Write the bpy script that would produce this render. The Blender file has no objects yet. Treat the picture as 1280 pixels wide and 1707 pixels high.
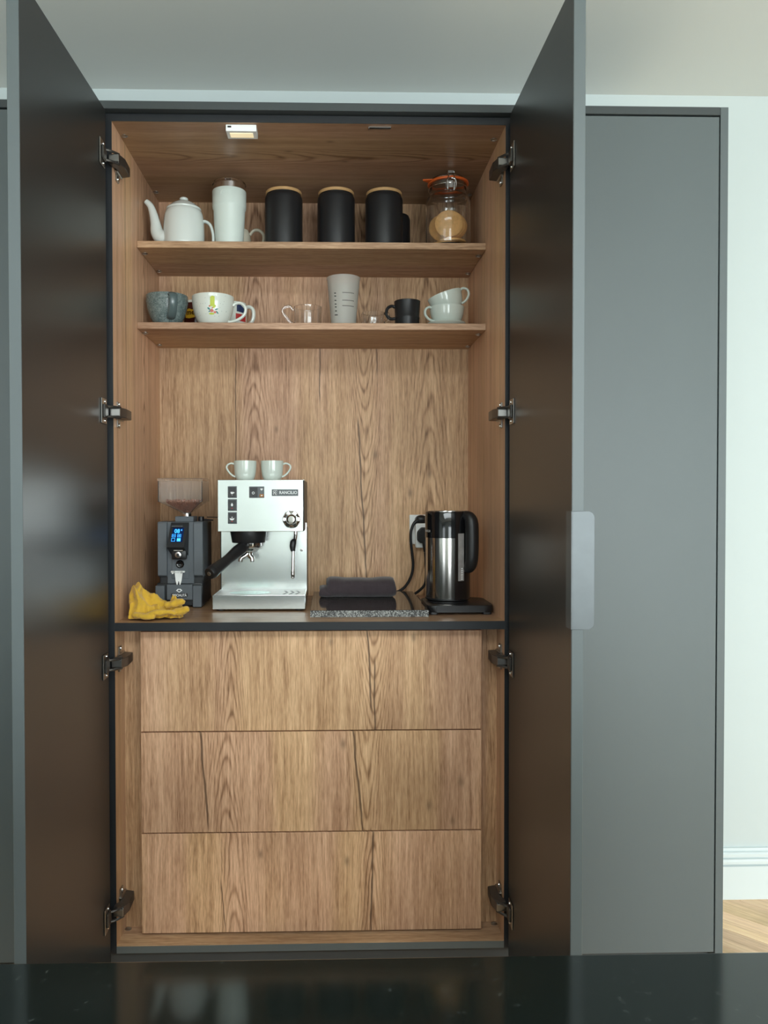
import bpy, bmesh, math, random
from mathutils import Vector, Matrix
random.seed(7)
PI = math.pi
SC = bpy.context.scene
COL = SC.collection

# ------------------------------------------------------------------ camera
def camera():
    cam = bpy.data.cameras.new('camera')
    ob = bpy.data.objects.new('camera', cam)
    COL.objects.link(ob)
    yaw, pit, rol = 0.024407, 0.017257, 0.0011
    Y = Matrix(((math.cos(yaw), -math.sin(yaw), 0), (math.sin(yaw), math.cos(yaw), 0), (0, 0, 1)))
    P = Matrix(((1, 0, 0), (0, math.cos(pit), -math.sin(pit)), (0, math.sin(pit), math.cos(pit))))
    R = Matrix(((math.cos(rol), 0, -math.sin(rol)), (0, 1, 0), (math.sin(rol), 0, math.cos(rol))))
    A = R @ P @ Y
    m = Matrix((A[0], A[2], -A[1])).transposed().to_4x4()
    m.translation = (0.04966, -1.95752, 1.28743)
    ob.matrix_world = m
    cam.sensor_fit = 'HORIZONTAL'
    cam.sensor_width = 36
    cam.lens = 1320 / 1280 * 36
    cam.shift_x = (640 - 583.44) / 1280
    cam.shift_y = -(853.5 - 851.43) / 1280
    cam.clip_start = 0.02
    SC.camera = ob
camera()

# ------------------------------------------------------------------ world, daylight, exposure
SC.view_settings.view_transform = 'Standard'
SC.view_settings.look = 'None'
SC.view_settings.gamma = 1
SC.view_settings.use_curve_mapping = False
SC.view_settings.exposure = 0.12
W = bpy.data.worlds.new('sky')
SC.world = W
W.use_nodes = True
bg = W.node_tree.nodes['Background']
bg.inputs[0].default_value = (0.80, 0.91, 0.95, 1)
bg.inputs[1].default_value = 1.5

def window_light(name, loc, rot, sx, sz, power, col):
    l = bpy.data.lights.new(name, 'AREA')
    l.shape = 'RECTANGLE'; l.size = sx; l.size_y = sz
    l.energy = power; l.color = col
    o = bpy.data.objects.new(name, l)
    COL.objects.link(o)
    o.location = loc; o.rotation_euler = rot
    return o
# daylight entering by the glazed doors behind the photographer and by the side window
DAY = (0.91, 0.99, 1.0)
window_light('daylight_left', (-2.05, -4.52, 1.02), (PI/2, 0, 0), 1.3, 1.9, 26, DAY)
window_light('daylight_right', (1.50, -4.52, 1.02), (PI/2, 0, 0), 2.75, 1.9, 132, DAY)
window_light('daylight_side', (2.92, -2.3, 1.35), (PI/2, 0, PI/2), 2.0, 1.5, 10, DAY)
window_light('daylight_roof', (0.3, -3.1, 2.60), (0, 0, 0), 3.1, 1.1, 95, DAY)

# ------------------------------------------------------------------ mesh helpers
class MB:
    def __init__(s):
        s.bm = bmesh.new(); s.flat = True
    def add(s, vs, fs, M=None):
        bv = [s.bm.verts.new(M @ Vector(v) if M else v) for v in vs]
        for f in fs:
            try: s.bm.faces.new([bv[i] for i in f])
            except ValueError: pass
        return bv
    def box(s, x0, x1, y0, y1, z0, z1, bev=0, seg=2, M=None):
        t = bmesh.new()
        vs = [t.verts.new((x, y, z)) for z in (z0, z1) for y in (y0, y1) for x in (x0, x1)]
        for f in ((0,2,3,1), (4,5,7,6), (0,1,5,4), (2,6,7,3), (0,4,6,2), (1,3,7,5)):
            t.faces.new([vs[i] for i in f])
        if bev: bmesh.ops.bevel(t, geom=list(t.edges), offset=bev, segments=seg, profile=.5, affect='EDGES', clamp_overlap=True)
        return s.merge(t, M)
    def merge(s, t, M=None):
        t.verts.index_update()
        r = s.add([v.co.copy() for v in t.verts], [[v.index for v in f.verts] for f in t.faces], M)
        t.free()
        return r
    def prism(s, poly, y0, y1, bev=0, seg=2, M=None, plane='xz'):
        # polygon in a plane, extruded along the third axis
        t = bmesh.new()
        def p(a, b, d):
            return (a, d, b) if plane == 'xz' else ((a, b, d) if plane == 'xy' else (d, a, b))
        A = [t.verts.new(p(a, b, y0)) for a, b in poly]
        B = [t.verts.new(p(a, b, y1)) for a, b in poly]
        n = len(poly)
        t.faces.new(A); t.faces.new(B[::-1])
        for i in range(n): t.faces.new((A[i], B[i], B[(i+1) % n], A[(i+1) % n]))
        if bev: bmesh.ops.bevel(t, geom=list(t.edges), offset=bev, segments=seg, profile=.5, affect='EDGES', clamp_overlap=True)
        return s.merge(t, M)
    def lathe(s, prof, seg=40, c=(0, 0, 0), M=None):
        s.flat = False
        vs, rings, fs = [], [], []
        for r, z in prof:
            if r < 1e-6:
                rings.append([len(vs)]); vs.append((c[0], c[1], c[2] + z))
            else:
                rings.append(list(range(len(vs), len(vs) + seg)))
                vs += [(c[0] + r*math.cos(2*PI*i/seg), c[1] + r*math.sin(2*PI*i/seg), c[2] + z) for i in range(seg)]
        for a, b in zip(rings, rings[1:]):
            for i in range(seg):
                j = (i + 1) % seg
                if len(a) == 1 and len(b) == 1: continue
                if len(a) == 1: fs.append((a[0], b[j], b[i]))
                elif len(b) == 1: fs.append((a[i], a[j], b[0]))
                else: fs.append((a[i], a[j], b[j], b[i]))
        return s.add(vs, fs, M)
    def cyl(s, p0, p1, r0, r1=None, seg=24, bev=0):
        r1 = r0 if r1 is None else r1
        p0, p1 = Vector(p0), Vector(p1)
        d = p1 - p0; L = d.length
        M = Matrix.Translation(p0) @ d.to_track_quat('Z', 'Y').to_matrix().to_4x4()
        if bev: pr = [(0, 0), (r0-bev, 0), (r0-bev*.3, bev*.3), (r0, bev), (r1, L-bev), (r1-bev*.3, L-bev*.3), (r1-bev, L), (0, L)]
        else: pr = [(0, 0), (r0, 0), (r1, L), (0, L)]
        return s.lathe(pr, seg, M=M)
    def tube(s, pts, r, seg=12, sub=6, flat=1.0, up=None, closed=False, cap=True):
        s.flat = False
        P = [Vector(p) for p in pts]
        R = list(r) if isinstance(r, (list, tuple)) else [r] * len(P)
        if sub > 1: P, R = catmull(P, R, sub, closed)
        n = len(P); vs, fs = [], []
        T = []
        for i in range(n):
            a = P[(i-1) % n] if (closed or i > 0) else P[i]
            b = P[(i+1) % n] if (closed or i < n-1) else P[i]
            T.append((b - a).normalized())
        u = Vector(up) if up else (Vector((0, 0, 1)) if abs(T[0].z) < .9 else Vector((1, 0, 0)))
        u = (u - T[0] * u.dot(T[0])).normalized()
        for i in range(n):
            u = (u - T[i] * u.dot(T[i])).normalized()
            w = T[i].cross(u)
            for k in range(seg):
                a = 2*PI*k/seg
                vs.append(P[i] + u * (R[i]*math.cos(a)*flat) + w * (R[i]*math.sin(a)))
        m = n if closed else n-1
        for i in range(m):
            for k in range(seg):
                j = (k+1) % seg; q = (i+1) % n
                fs.append((i*seg+k, i*seg+j, q*seg+j, q*seg+k))
        if cap and not closed:
            fs.append(tuple(range(seg))[::-1]); fs.append(tuple((n-1)*seg+k for k in range(seg)))
        return s.add(vs, fs)
    def build(s, name, mat, parent=None, ang=35, smooth=True, loc=None):
        bmesh.ops.remove_doubles(s.bm, verts=list(s.bm.verts), dist=1e-6)
        bmesh.ops.recalc_face_normals(s.bm, faces=list(s.bm.faces))
        me = bpy.data.meshes.new(name)
        s.bm.to_mesh(me); s.bm.free()
        if smooth:
            if s.flat and ang == 35: ang = 20
            for p in me.polygons: p.use_smooth = True
            me.set_sharp_from_angle(angle=math.radians(ang))
        me.materials.append(mat)
        o = bpy.data.objects.new(name, me)
        COL.objects.link(o)
        if parent: o.parent = parent
        if loc: o.location = loc
        return o

def catmull(P, R, sub, closed=False):
    n = len(P); O, Q = [], []
    for i in range(n if closed else n-1):
        if closed: a, b, c, d = P[(i-1) % n], P[i], P[(i+1) % n], P[(i+2) % n]
        else: a, b, c, d = P[max(i-1, 0)], P[i], P[i+1], P[min(i+2, n-1)]
        for k in range(sub):
            t = k / sub
            O.append(.5*((2*b) + (c-a)*t + (2*a-5*b+4*c-d)*t*t + (3*b-a-3*c+d)*t**3))
            Q.append(R[i] + (R[(i+1) % n]-R[i])*t)
    if not closed: O.append(P[-1]); Q.append(R[-1])
    return O, Q

def tag(o, label=None, cat=None, group=None, kind=None):
    if label: o['label'] = label
    if cat: o['category'] = cat
    if group: o['group'] = group
    if kind: o['kind'] = kind
    return o
def thing(name, label, cat, loc=(0, 0, 0), rz=0, group=None):
    o = bpy.data.objects.new(name, None)
    o.empty_display_size = .05
    COL.objects.link(o)
    o.location = loc; o.rotation_euler = (0, 0, rz)
    return tag(o, label, cat, group)

# ------------------------------------------------------------------ materials
def pbr(name, col, rough=.5, metal=0, spec=.5, trans=0, ior=1.45, emit=None, es=1, coat=0, bump=None, var=0, aniso=0, vscale=20, alpha=1):
    m = bpy.data.materials.new(name); m.use_nodes = True
    nt = m.node_tree; b = nt.nodes['Principled BSDF']
    b.inputs['Base Color'].default_value = (*col, 1)
    b.inputs['Roughness'].default_value = rough
    b.inputs['Metallic'].default_value = metal
    b.inputs['Specular IOR Level'].default_value = spec
    b.inputs['Transmission Weight'].default_value = trans
    b.inputs['IOR'].default_value = ior
    b.inputs['Coat Weight'].default_value = coat
    b.inputs['Coat Roughness'].default_value = .08
    b.inputs['Anisotropic'].default_value = aniso
    if emit:
        b.inputs['Emission Color'].default_value = (*emit, 1); b.inputs['Emission Strength'].default_value = es
    tc = nt.nodes.new('ShaderNodeTexCoord')
    if bump:
        sc, st, dist = bump
        n = nt.nodes.new('ShaderNodeTexNoise'); n.inputs['Scale'].default_value = sc; n.inputs['Detail'].default_value = 3
        nt.links.new(tc.outputs['Object'], n.inputs['Vector'])
        bp = nt.nodes.new('ShaderNodeBump'); bp.inputs['Strength'].default_value = st; bp.inputs['Distance'].default_value = dist
        nt.links.new(n.outputs['Fac'], bp.inputs['Height']); nt.links.new(bp.outputs['Normal'], b.inputs['Normal'])
    if var:
        n = nt.nodes.new('ShaderNodeTexNoise'); n.inputs['Scale'].default_value = vscale; n.inputs['Detail'].default_value = 4
        nt.links.new(tc.outputs['Object'], n.inputs['Vector'])
        mx = nt.nodes.new('ShaderNodeMix'); mx.data_type = 'RGBA'
        mx.inputs[6].default_value = (*[c*(1-var) for c in col], 1); mx.inputs[7].default_value = (*[min(1, c*(1+var)) for c in col], 1)
        nt.links.new(n.outputs['Fac'], mx.inputs[0]); nt.links.new(mx.outputs[2], b.inputs['Base Color'])
    return m

class E:                                        # small expression builder for shader maths
    def __init__(s, nt, sock): s.nt, s.s = nt, sock
    def m(s, op, *o):
        n = s.nt.nodes.new('ShaderNodeMath'); n.operation = op
        for i, v in enumerate((s,) + o):
            if isinstance(v, E): s.nt.links.new(v.s, n.inputs[i])
            else: n.inputs[i].default_value = v
        return E(s.nt, n.outputs[0])
    def __add__(s, o): return s.m('ADD', o)
    def __sub__(s, o): return s.m('SUBTRACT', o)
    def __mul__(s, o): return s.m('MULTIPLY', o)
    def __truediv__(s, o): return s.m('DIVIDE', o)
    __radd__ = __add__; __rmul__ = __mul__
    def __rsub__(s, o): return (s * -1.0) + o
def nz(nt, x, y, z, detail=2, rough=.5):
    c = nt.nodes.new('ShaderNodeCombineXYZ')
    for i, v in enumerate((x, y, z)):
        if isinstance(v, E): nt.links.new(v.s, c.inputs[i])
        else: c.inputs[i].default_value = v
    n = nt.nodes.new('ShaderNodeTexNoise'); n.inputs['Scale'].default_value = 1
    n.inputs['Detail'].default_value = detail; n.inputs['Roughness'].default_value = rough
    nt.links.new(c.outputs[0], n.inputs['Vector'])
    return E(nt, n.outputs['Fac'])
def sstep(nt, v, a, b):
    n = nt.nodes.new('ShaderNodeMapRange'); n.interpolation_type = 'SMOOTHSTEP'
    nt.links.new(v.s, n.inputs['Value'])
    n.inputs['From Min'].default_value = a; n.inputs['From Max'].default_value = b
    return E(nt, n.outputs[0])
def mixc(nt, f, a, b, mode='MIX'):
    n = nt.nodes.new('ShaderNodeMix'); n.data_type = 'RGBA'; n.blend_type = mode
    for i, v in ((0, f), (6, a), (7, b)):
        if isinstance(v, E): nt.links.new(v.s, n.inputs[i])
        elif isinstance(v, tuple): n.inputs[i].default_value = (*v, 1)
        else: n.inputs[i].default_value = v
    return E(nt, n.outputs[2])

def oak(name, across, along, seed, caths=(), cracks=(), knots=(), k=1.0, rough=.5, t0=0.0, fc=1.0, tint=(1, 1, 1)):
    """oak decor: 'across' and 'along' are object axes; features are given in those coordinates (metres)"""
    m = bpy.data.materials.new(name); m.use_nodes = True
    nt = m.node_tree; b = nt.nodes['Principled BSDF']
    tc = nt.nodes.new('ShaderNodeTexCoord'); sp = nt.nodes.new('ShaderNodeSeparateXYZ')
    nt.links.new(tc.outputs['Object'], sp.inputs[0])
    ax = {c: E(nt, sp.outputs[i]) for i, c in enumerate('xyz')}
    third = [c for c in 'xyz' if c not in (across, along)][0]
    a = ax[across] + (ax[third] - t0)*.7; l = ax[along]
    n1 = nz(nt, a*4, l*1.1, seed, 2)
    aw = a + (n1-.5)*.03 + (nz(nt, a*24, l*5, seed+1.3, 2)-.5)*.005
    fine = nz(nt, aw*210, l*9, seed+2.1, 3, .6)
    fine2 = nz(nt, aw*520, l*42, seed+3.7, 2)
    streak = nz(nt, aw*42, l*.8, seed+4.9, 3, .6)
    tone = nz(nt, aw*7, l*.35, seed+5.5, 1)
    tone2 = nz(nt, aw*2.2, l*2.0, seed+6.5, 1)
    v = (fine-.5)*(.85*fc) + (fine2-.5)*(.50*fc) + (streak-.5)*.62 + .5
    for (a0, w, F, K, sg) in caths:
        r = (aw - a0) * (1/w)
        r2 = r*r
        g = (r2*-1.1).m('EXPONENT')
        ph = l*F + (r2 / (r.m('ABSOLUTE')*.55 + 1.0))*(K*sg) + (nz(nt, a*16, l*5, seed+8.8, 2)-.5)*2.6
        rid = (ph*(2*PI)).m('SINE')*.5 + .5
        v = v - g*(rid.m('POWER', 3.0)-.22)*.29
    ramp = nt.nodes.new('ShaderNodeValToRGB')
    e = ramp.color_ramp.elements
    def c(r_, g_, b_): return (r_*k*tint[0], g_*k*tint[1], b_*k*tint[2], 1)
    e[0].position = .14; e[0].color = c(.165, .093, .054)
    e[1].position = .92; e[1].color = c(.66, .490, .355)
    q = e.new(.36); q.color = c(.345, .216, .138)
    q = e.new(.55); q.color = c(.460, .310, .210)
    nt.links.new(v.s, ramp.inputs[0])
    col = E(nt, ramp.outputs[0])
    tn = mixc(nt, sstep(nt, tone, .40, .60), (1.0, .91, .86), (1.04, .98, .83))
    col = mixc(nt, 1.0, col, tn, 'MULTIPLY')
    td = mixc(nt, sstep(nt, tone2, .25, .75), (.76, .74, .72), (1.14, 1.14, 1.13))
    col = mixc(nt, 1.0, col, td, 'MULTIPLY')
    for (a0, l0, a1, l1, th) in cracks:
        sl = (a1-a0)/(l1-l0)
        d = (a - (l-l0)*sl - a0 - (nz(nt, l*11, seed+.7, 3.3, 2)-.5)*.012).m('ABSOLUTE')
        f = 1.0 - sstep(nt, d - nz(nt, l*26, seed+9.0, 1.1, 1)*th*.9, 0, th)
        lo, hi = min(l0, l1), max(l0, l1)
        f = f*sstep(nt, l, lo-.03, lo+.01)*(1.0 - sstep(nt, l, hi-.01, hi+.03))
        col = mixc(nt, f*.85, col, (.075*k, .042*k, .025*k))
    for (a0, l0, rr) in knots:
        da = (a - a0)*(1/rr); dl = (l - l0)*(.55/rr)
        f = ((da*da + dl*dl)*-1.0).m('EXPONENT')
        col = mixc(nt, f*.6, col, (.12*k, .07*k, .04*k))
    nt.links.new(col.s, b.inputs['Base Color'])
    b.inputs['Roughness'].default_value = rough
    b.inputs['Specular IOR Level'].default_value = .35
    bp = nt.nodes.new('ShaderNodeBump'); bp.inputs['Strength'].default_value = .25; bp.inputs['Distance'].default_value = .0012
    nt.links.new((fine + fine2*.6).s, bp.inputs['Height']); nt.links.new(bp.outputs['Normal'], b.inputs['Normal'])
    return m

def granite(name, dark, speck, scale, rough, amount=.62, spec=.5):
    m = bpy.data.materials.new(name); m.use_nodes = True
    nt = m.node_tree; b = nt.nodes['Principled BSDF']
    tc = nt.nodes.new('ShaderNodeTexCoord')
    n = nt.nodes.new('ShaderNodeTexNoise'); n.inputs['Scale'].default_value = scale; n.inputs['Detail'].default_value = 5; n.inputs['Roughness'].default_value = .75
    nt.links.new(tc.outputs['Object'], n.inputs['Vector'])
    n2 = nt.nodes.new('ShaderNodeTexNoise'); n2.inputs['Scale'].default_value = scale*.12; n2.inputs['Detail'].default_value = 3
    nt.links.new(tc.outputs['Object'], n2.inputs['Vector'])
    f = sstep(nt, E(nt, n.outputs['Fac']) + (E(nt, n2.outputs['Fac'])-.5)*.15, amount, amount+.14)
    col = mixc(nt, f, dark, speck)
    nt.links.new(col.s, b.inputs['Base Color'])
    b.inputs['Roughness'].default_value = rough
    b.inputs['Specular IOR Level'].default_value = spec
    return m

def ribbed(name, col, scale, axis, rough=.9, strength=.6):
    m = pbr(name, col, rough, spec=.15, var=.18, vscale=60)
    nt = m.node_tree; b = nt.nodes['Principled BSDF']
    tc = nt.nodes.new('ShaderNodeTexCoord')
    w = nt.nodes.new('ShaderNodeTexWave'); w.inputs['Scale'].default_value = scale; w.bands_direction = axis; w.inputs['Distortion'].default_value = 2.5; w.inputs['Detail'].default_value = 2
    nt.links.new(tc.outputs['Object'], w.inputs['Vector'])
    bp = nt.nodes.new('ShaderNodeBump'); bp.inputs['Strength'].default_value = strength; bp.inputs['Distance'].default_value = .002
    nt.links.new(w.outputs['Fac'], bp.inputs['Height']); nt.links.new(bp.outputs['Normal'], b.inputs['Normal'])
    b.inputs['Sheen Weight'].default_value = .3
    return m

MAT = {}
MAT['wall'] = pbr('white_wall_paint', (.575, .635, .635), .75, spec=.2, bump=(180, .05, .001))
MAT['ceil'] = pbr('ceiling_paint', (.72, .73, .70), .9, spec=.1, bump=(160, .05, .001))
MAT['base'] = pbr('baseboard_gloss', (.68, .75, .76), .3, spec=.4)
MAT['front'] = pbr('grey_lacquer', (.098, .116, .120), .42, spec=.5, var=.03, vscale=4)
MAT['trim'] = pbr('shaded_grey_lacquer', (.052, .060, .062), .45, spec=.45)  # front lacquer darkened: shade beside the open doors put into the colour
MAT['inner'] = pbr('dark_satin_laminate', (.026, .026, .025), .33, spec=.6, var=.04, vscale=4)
MAT['edge'] = pbr('black_edge_band', (.018, .020, .023), .4, spec=.4)
MAT['plinth'] = pbr('anthracite_plinth', (.045, .050, .053), .5)
MAT['pull'] = pbr('anthracite_metal_pull', (.105, .118, .125), .36, metal=.25, var=.12, vscale=30)
MAT['chrome'] = pbr('chrome', (.72, .72, .72), .12, metal=1)
MAT['nickel'] = pbr('nickel_hinge_steel', (.42, .41, .39), .28, metal=1)
MAT['hingedark'] = pbr('dark_hinge_metal', (.10, .095, .09), .35, metal=.8)
MAT['blackp'] = pbr('black_plastic', (.012, .012, .013), .38)
MAT['blackgl'] = pbr('gloss_black_plastic', (.006, .006, .007), .06, spec=.6)
MAT['rubber'] = pbr('black_rubber_cord', (.010, .010, .011), .5)
MAT['whitep'] = pbr('white_plastic', (.88, .90, .89), .35)
MAT['enamel'] = pbr('white_enamel', (.68, .73, .70), .12, coat=.5)
MAT['mint'] = pbr('pale_powder_coat', (.66, .74, .69), .42)
MAT['mat_black'] = pbr('matt_black_ceramic', (.014, .014, .015), .38, spec=.4)
MAT['bamboo'] = pbr('bamboo', (.50, .30, .13), .5, var=.15, vscale=60)
MAT['glass'] = pbr('clear_glass', (1, 1, 1), .0, trans=1, ior=1.45)
MAT['pane'] = pbr('window_glass', (1, 1, 1), .0, trans=1, ior=1.2)
MAT['acryl'] = pbr('smoky_clear_plastic', (.93, .90, .88), .04, trans=1, ior=1.30)
MAT['hopper'] = pbr('hazy_clear_plastic', (.98, .97, .96), .04, trans=.96, ior=1.2)
MAT['frost'] = pbr('frosted_plastic', (.88, .90, .87), .36, trans=.80, ior=1.2)
MAT['orange'] = pbr('orange_rubber', (.72, .13, .02), .5)
MAT['cookie'] = pbr('baked_biscuit', (.82, .46, .17), .8, var=.22, vscale=120, bump=(160, .4, .002))
MAT['ceram'] = pbr('pale_celadon_glaze', (.60, .66, .60), .10, coat=.4)
MAT['cream'] = pbr('cream_glaze', (.62, .58, .46), .2)
MAT['floral'] = pbr('off_white_glaze', (.70, .74, .68), .14, coat=.3)
MAT['maroon'] = pbr('maroon_glaze', (.055, .010, .008), .2)
MAT['yellowp'] = pbr('yellow_print', (.72, .42, .02), .5)
MAT['steel'] = pbr('polished_steel', (.64, .67, .66), .20, metal=1, var=.09, vscale=11)
MAT['grid'] = pbr('satin_steel_grid', (.86, .88, .87), .55, metal=.6, spec=.5)
MAT['steelb'] = pbr('brushed_steel', (.46, .44, .42), .13, metal=1)
MAT['grind'] = pbr('anthracite_grinder_paint', (.105, .120, .135), .42, spec=.4)
MAT['grindd'] = pbr('dark_grinder_paint', (.016, .018, .021), .4)
MAT['screen'] = pbr('dark_display_glass', (.004, .006, .02), .1, emit=(.0, .03, .16), es=.35)
MAT['lcd'] = pbr('blue_display_digits', (.02, .2, .8), .4, emit=(.05, .42, 1.0), es=1.6)
MAT['bean'] = pbr('roasted_coffee_bean', (.28, .095, .045), .38, var=.4, vscale=120)
MAT['whitei'] = pbr('white_print', (.8, .82, .82), .5)
MAT['greyb'] = pbr('grey_badge', (.10, .11, .12), .4)
MAT['red'] = pbr('red_print', (.45, .02, .02), .5)
MAT['navy'] = pbr('navy_print', (.015, .03, .09), .4)
MAT['lime'] = pbr('lime_print', (.50, .58, .06), .5)
MAT['teal'] = pbr('teal_print', (.05, .22, .22), .5)
MAT['pink'] = pbr('pink_print', (.62, .16, .12), .5)
MAT['dotgrey'] = pbr('grey_print', (.32, .36, .34), .6)
MAT['darkprint'] = pbr('dark_green_grey_print', (.045, .060, .055), .6)
MAT['amber'] = pbr('amber_indicator', (.35, .13, .02), .3)
MAT['towel'] = ribbed('charcoal_towel', (.055, .042, .047), 90, 'X', .95, .3)
MAT['cloth'] = ribbed('yellow_microfibre', (.66, .40, .045), 230, 'DIAGONAL', .95, .28)
MAT['slabtop'] = granite('polished_dark_granite', (.035, .030, .027), (.10, .09, .08), 160, .07, .6)
MAT['slabedge'] = granite('rough_granite_edge', (.05, .05, .05), (.50, .51, .49), 380, .8, .47)
MAT['island'] = granite('black_granite', (.0055, .0080, .0070), (.032, .038, .035), 120, .07, .60, .8)
MAT['lens'] = pbr('warm_lamp_lens', (.85, .80, .60), .3, emit=(1.0, .80, .45), es=.55)
MAT['greym'] = None

# crackled blue-grey glaze of the round mug
def crackle():
    m = pbr('crackled_blue_grey_glaze', (.10, .14, .14), .25, coat=.3)
    nt = m.node_tree; b = nt.nodes['Principled BSDF']; tc = nt.nodes.new('ShaderNodeTexCoord')
    v = nt.nodes.new('ShaderNodeTexVoronoi'); v.inputs['Scale'].default_value = 430; v.feature = 'DISTANCE_TO_EDGE'
    nt.links.new(tc.outputs['Object'], v.inputs['Vector'])
    n = nt.nodes.new('ShaderNodeTexNoise'); n.inputs['Scale'].default_value = 90; n.inputs['Detail'].default_value = 4
    nt.links.new(tc.outputs['Object'], n.inputs['Vector'])
    f = sstep(nt, E(nt, v.outputs['Distance']) + (E(nt, n.outputs['Fac'])-.5)*.5, .02, .30)
    col = mixc(nt, f, (.085, .125, .125), (.25, .31, .30))
    nt.links.new(col.s, b.inputs['Base Color'])
    bp = nt.nodes.new('ShaderNodeBump'); bp.inputs['Strength'].default_value = .5; bp.inputs['Distance'].default_value = .001
    nt.links.new(f.s, bp.inputs['Height']); nt.links.new(bp.outputs['Normal'], b.inputs['Normal'])
    return m
MAT['greym'] = crackle()
MAT['greyh'] = pbr('blue_grey_glaze', (.085, .12, .125), .25, coat=.3)

# oak decors
ZC = .175                                      # top of the cabinet floor panel
OK = {}
OK['back'] = oak('oak_back', 'x', 'z', 3.0,
    caths=((-.187, .050, 13, 5.5, 1), (.155, .045, 15, 6.5, -1), (.36, .06, 9, 5, 1)),
    cracks=((-.246, 1.72, -.247, 1.30, .0016), (.136, 1.52, .164, 1.0, .0022), (.016, 1.76, .016, 1.60, .0018), (.193, 1.75, .195, 1.68, .0014)),
    knots=((.19, 1.42, .008), (-.12, 1.50, .006), (.30, 1.30, .008), (.36, 1.36, .007)), k=1.26, t0=.5287)
OK['side'] = oak('oak_side', 'y', 'z', 11.0, caths=((.32, .05, 9, 6, 1),), cracks=((.20, 1.5, .21, 1.2, .0012), (.12, 2.2, .13, .2, .0016)), k=1.45, rough=.42, t0=-.482, fc=.5)
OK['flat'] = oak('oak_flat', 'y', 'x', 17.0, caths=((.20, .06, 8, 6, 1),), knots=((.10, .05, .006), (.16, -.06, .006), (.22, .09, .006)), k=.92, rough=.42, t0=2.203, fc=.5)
OK['shelf'] = oak('oak_shelf', 'y', 'x', 19.0, k=1.0)
OK['deck'] = oak('oak_deck', 'y', 'x', 23.0, k=1.0, rough=.33)
OK['fill'] = oak('oak_filler', 'x', 'z', 29.0, k=1.2)
OK['d1'] = oak('oak_drawer_upper', 'x', 'z', 31.0,
    caths=((-.203, .040, 14, 7.0, 1), (.154, .045, 22, 7.5, -1)),
    cracks=((.142, .95, .153, .75, .0022), (.160, .86, .161, .69, .0020)), knots=((.26, .93, .006), (.05, .92, .006)), k=1.42, t0=.045)
OK['d2'] = oak('oak_drawer_middle', 'x', 'z', 31.6,
    caths=((-.215, .045, 15, 6.5, 1), (.135, .045, 12, 7.5, -1)),
    cracks=((.105, .69, .131, .437, .0024), (-.282, .69, -.262, .46, .0024)), knots=((.30, .50, .007), (.38, .56, .008), (.08, .66, .007), (.36, .46, .006)), k=1.42, t0=.045)
OK['d3'] = oak('oak_drawer_lower', 'x', 'z', 32.3,
    caths=((-.20, .045, 10, 7, 1), (.152, .040, 10, 7.5, 1)),
    cracks=((.157, .43, .150, .18, .0024), (-.23, .30, -.22, .20, .0012)), knots=((.09, .36, .007), (-.13, .38, .006)), k=1.42, t0=.045)
OK['floor'] = [oak('oak_floor_%d' % i, 'y', 'x', 41.0 + 3*i, k=kk, rough=.45, tint=(.88, 1.0, 1.03), fc=.45) for i, kk in enumerate((2.0, 2.25, 2.1))]

# ------------------------------------------------------------------ lettering
def text_geo(body, size, ext=.0003, bold=False):
    cu = bpy.data.curves.new('t', 'FONT'); cu.body = body; cu.size = size; cu.extrude = ext
    cu.align_x = 'CENTER'; cu.align_y = 'CENTER'; cu.resolution_u = 3
    if bold: cu.offset = size*.018
    o = bpy.data.objects.new('t', cu)
    me = bpy.data.meshes.new_from_object(o)
    vs = [v.co.copy() for v in me.vertices]; fs = [tuple(p.vertices) for p in me.polygons]
    bpy.data.objects.remove(o); bpy.data.curves.remove(cu); bpy.data.meshes.remove(me)
    return vs, fs
def text_front(mb, body, size, x, y, z, wx=1.0, ext=.0003, bold=False):
    vs, fs = text_geo(body, size, ext, bold)
    mb.add([(x + v.x*wx, y - v.z, z + v.y) for v in vs], fs)
def wrap(vs, R, c, az, z0):
    # flat (x, height, depth) to the side of a turned body; R may be a function of height
    out = []
    for v in vs:
        r = (R(z0 + v[1]) if callable(R) else R)
        t = az + v[0]/r
        out.append((c[0] + (r+v[2])*math.sin(t), c[1] - (r+v[2])*math.cos(t), z0 + v[1]))
    return out
def decal(mb, pts, R, c, az, z0, th=.0004):
    # printed patch on a turned body, subdivided so that it follows the curve
    t = bmesh.new()
    t.faces.new([t.verts.new((x, y, 0)) for x, y in pts])
    bmesh.ops.triangulate(t, faces=list(t.faces))
    for _ in range(5):
        ed = [e_ for e_ in t.edges if e_.calc_length() > .004]
        if not ed: break
        bmesh.ops.subdivide_edges(t, edges=ed, cuts=1)
        bmesh.ops.triangulate(t, faces=[f for f in t.faces if len(f.verts) > 3])
    t.verts.index_update()
    mb.add(wrap([(v.co.x, v.co.y, th) for v in t.verts], R, c, az, z0), [[v.index for v in f.verts] for f in t.faces])
    t.free()
def disc(cx, cy, r, n=10, ry=None, rot=0):
    ry = ry or r
    return [(cx + r*math.cos(2*PI*i/n)*math.cos(rot) - ry*math.sin(2*PI*i/n)*math.sin(rot),
             cy + r*math.cos(2*PI*i/n)*math.sin(rot) + ry*math.sin(2*PI*i/n)*math.cos(rot)) for i in range(n)]

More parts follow.
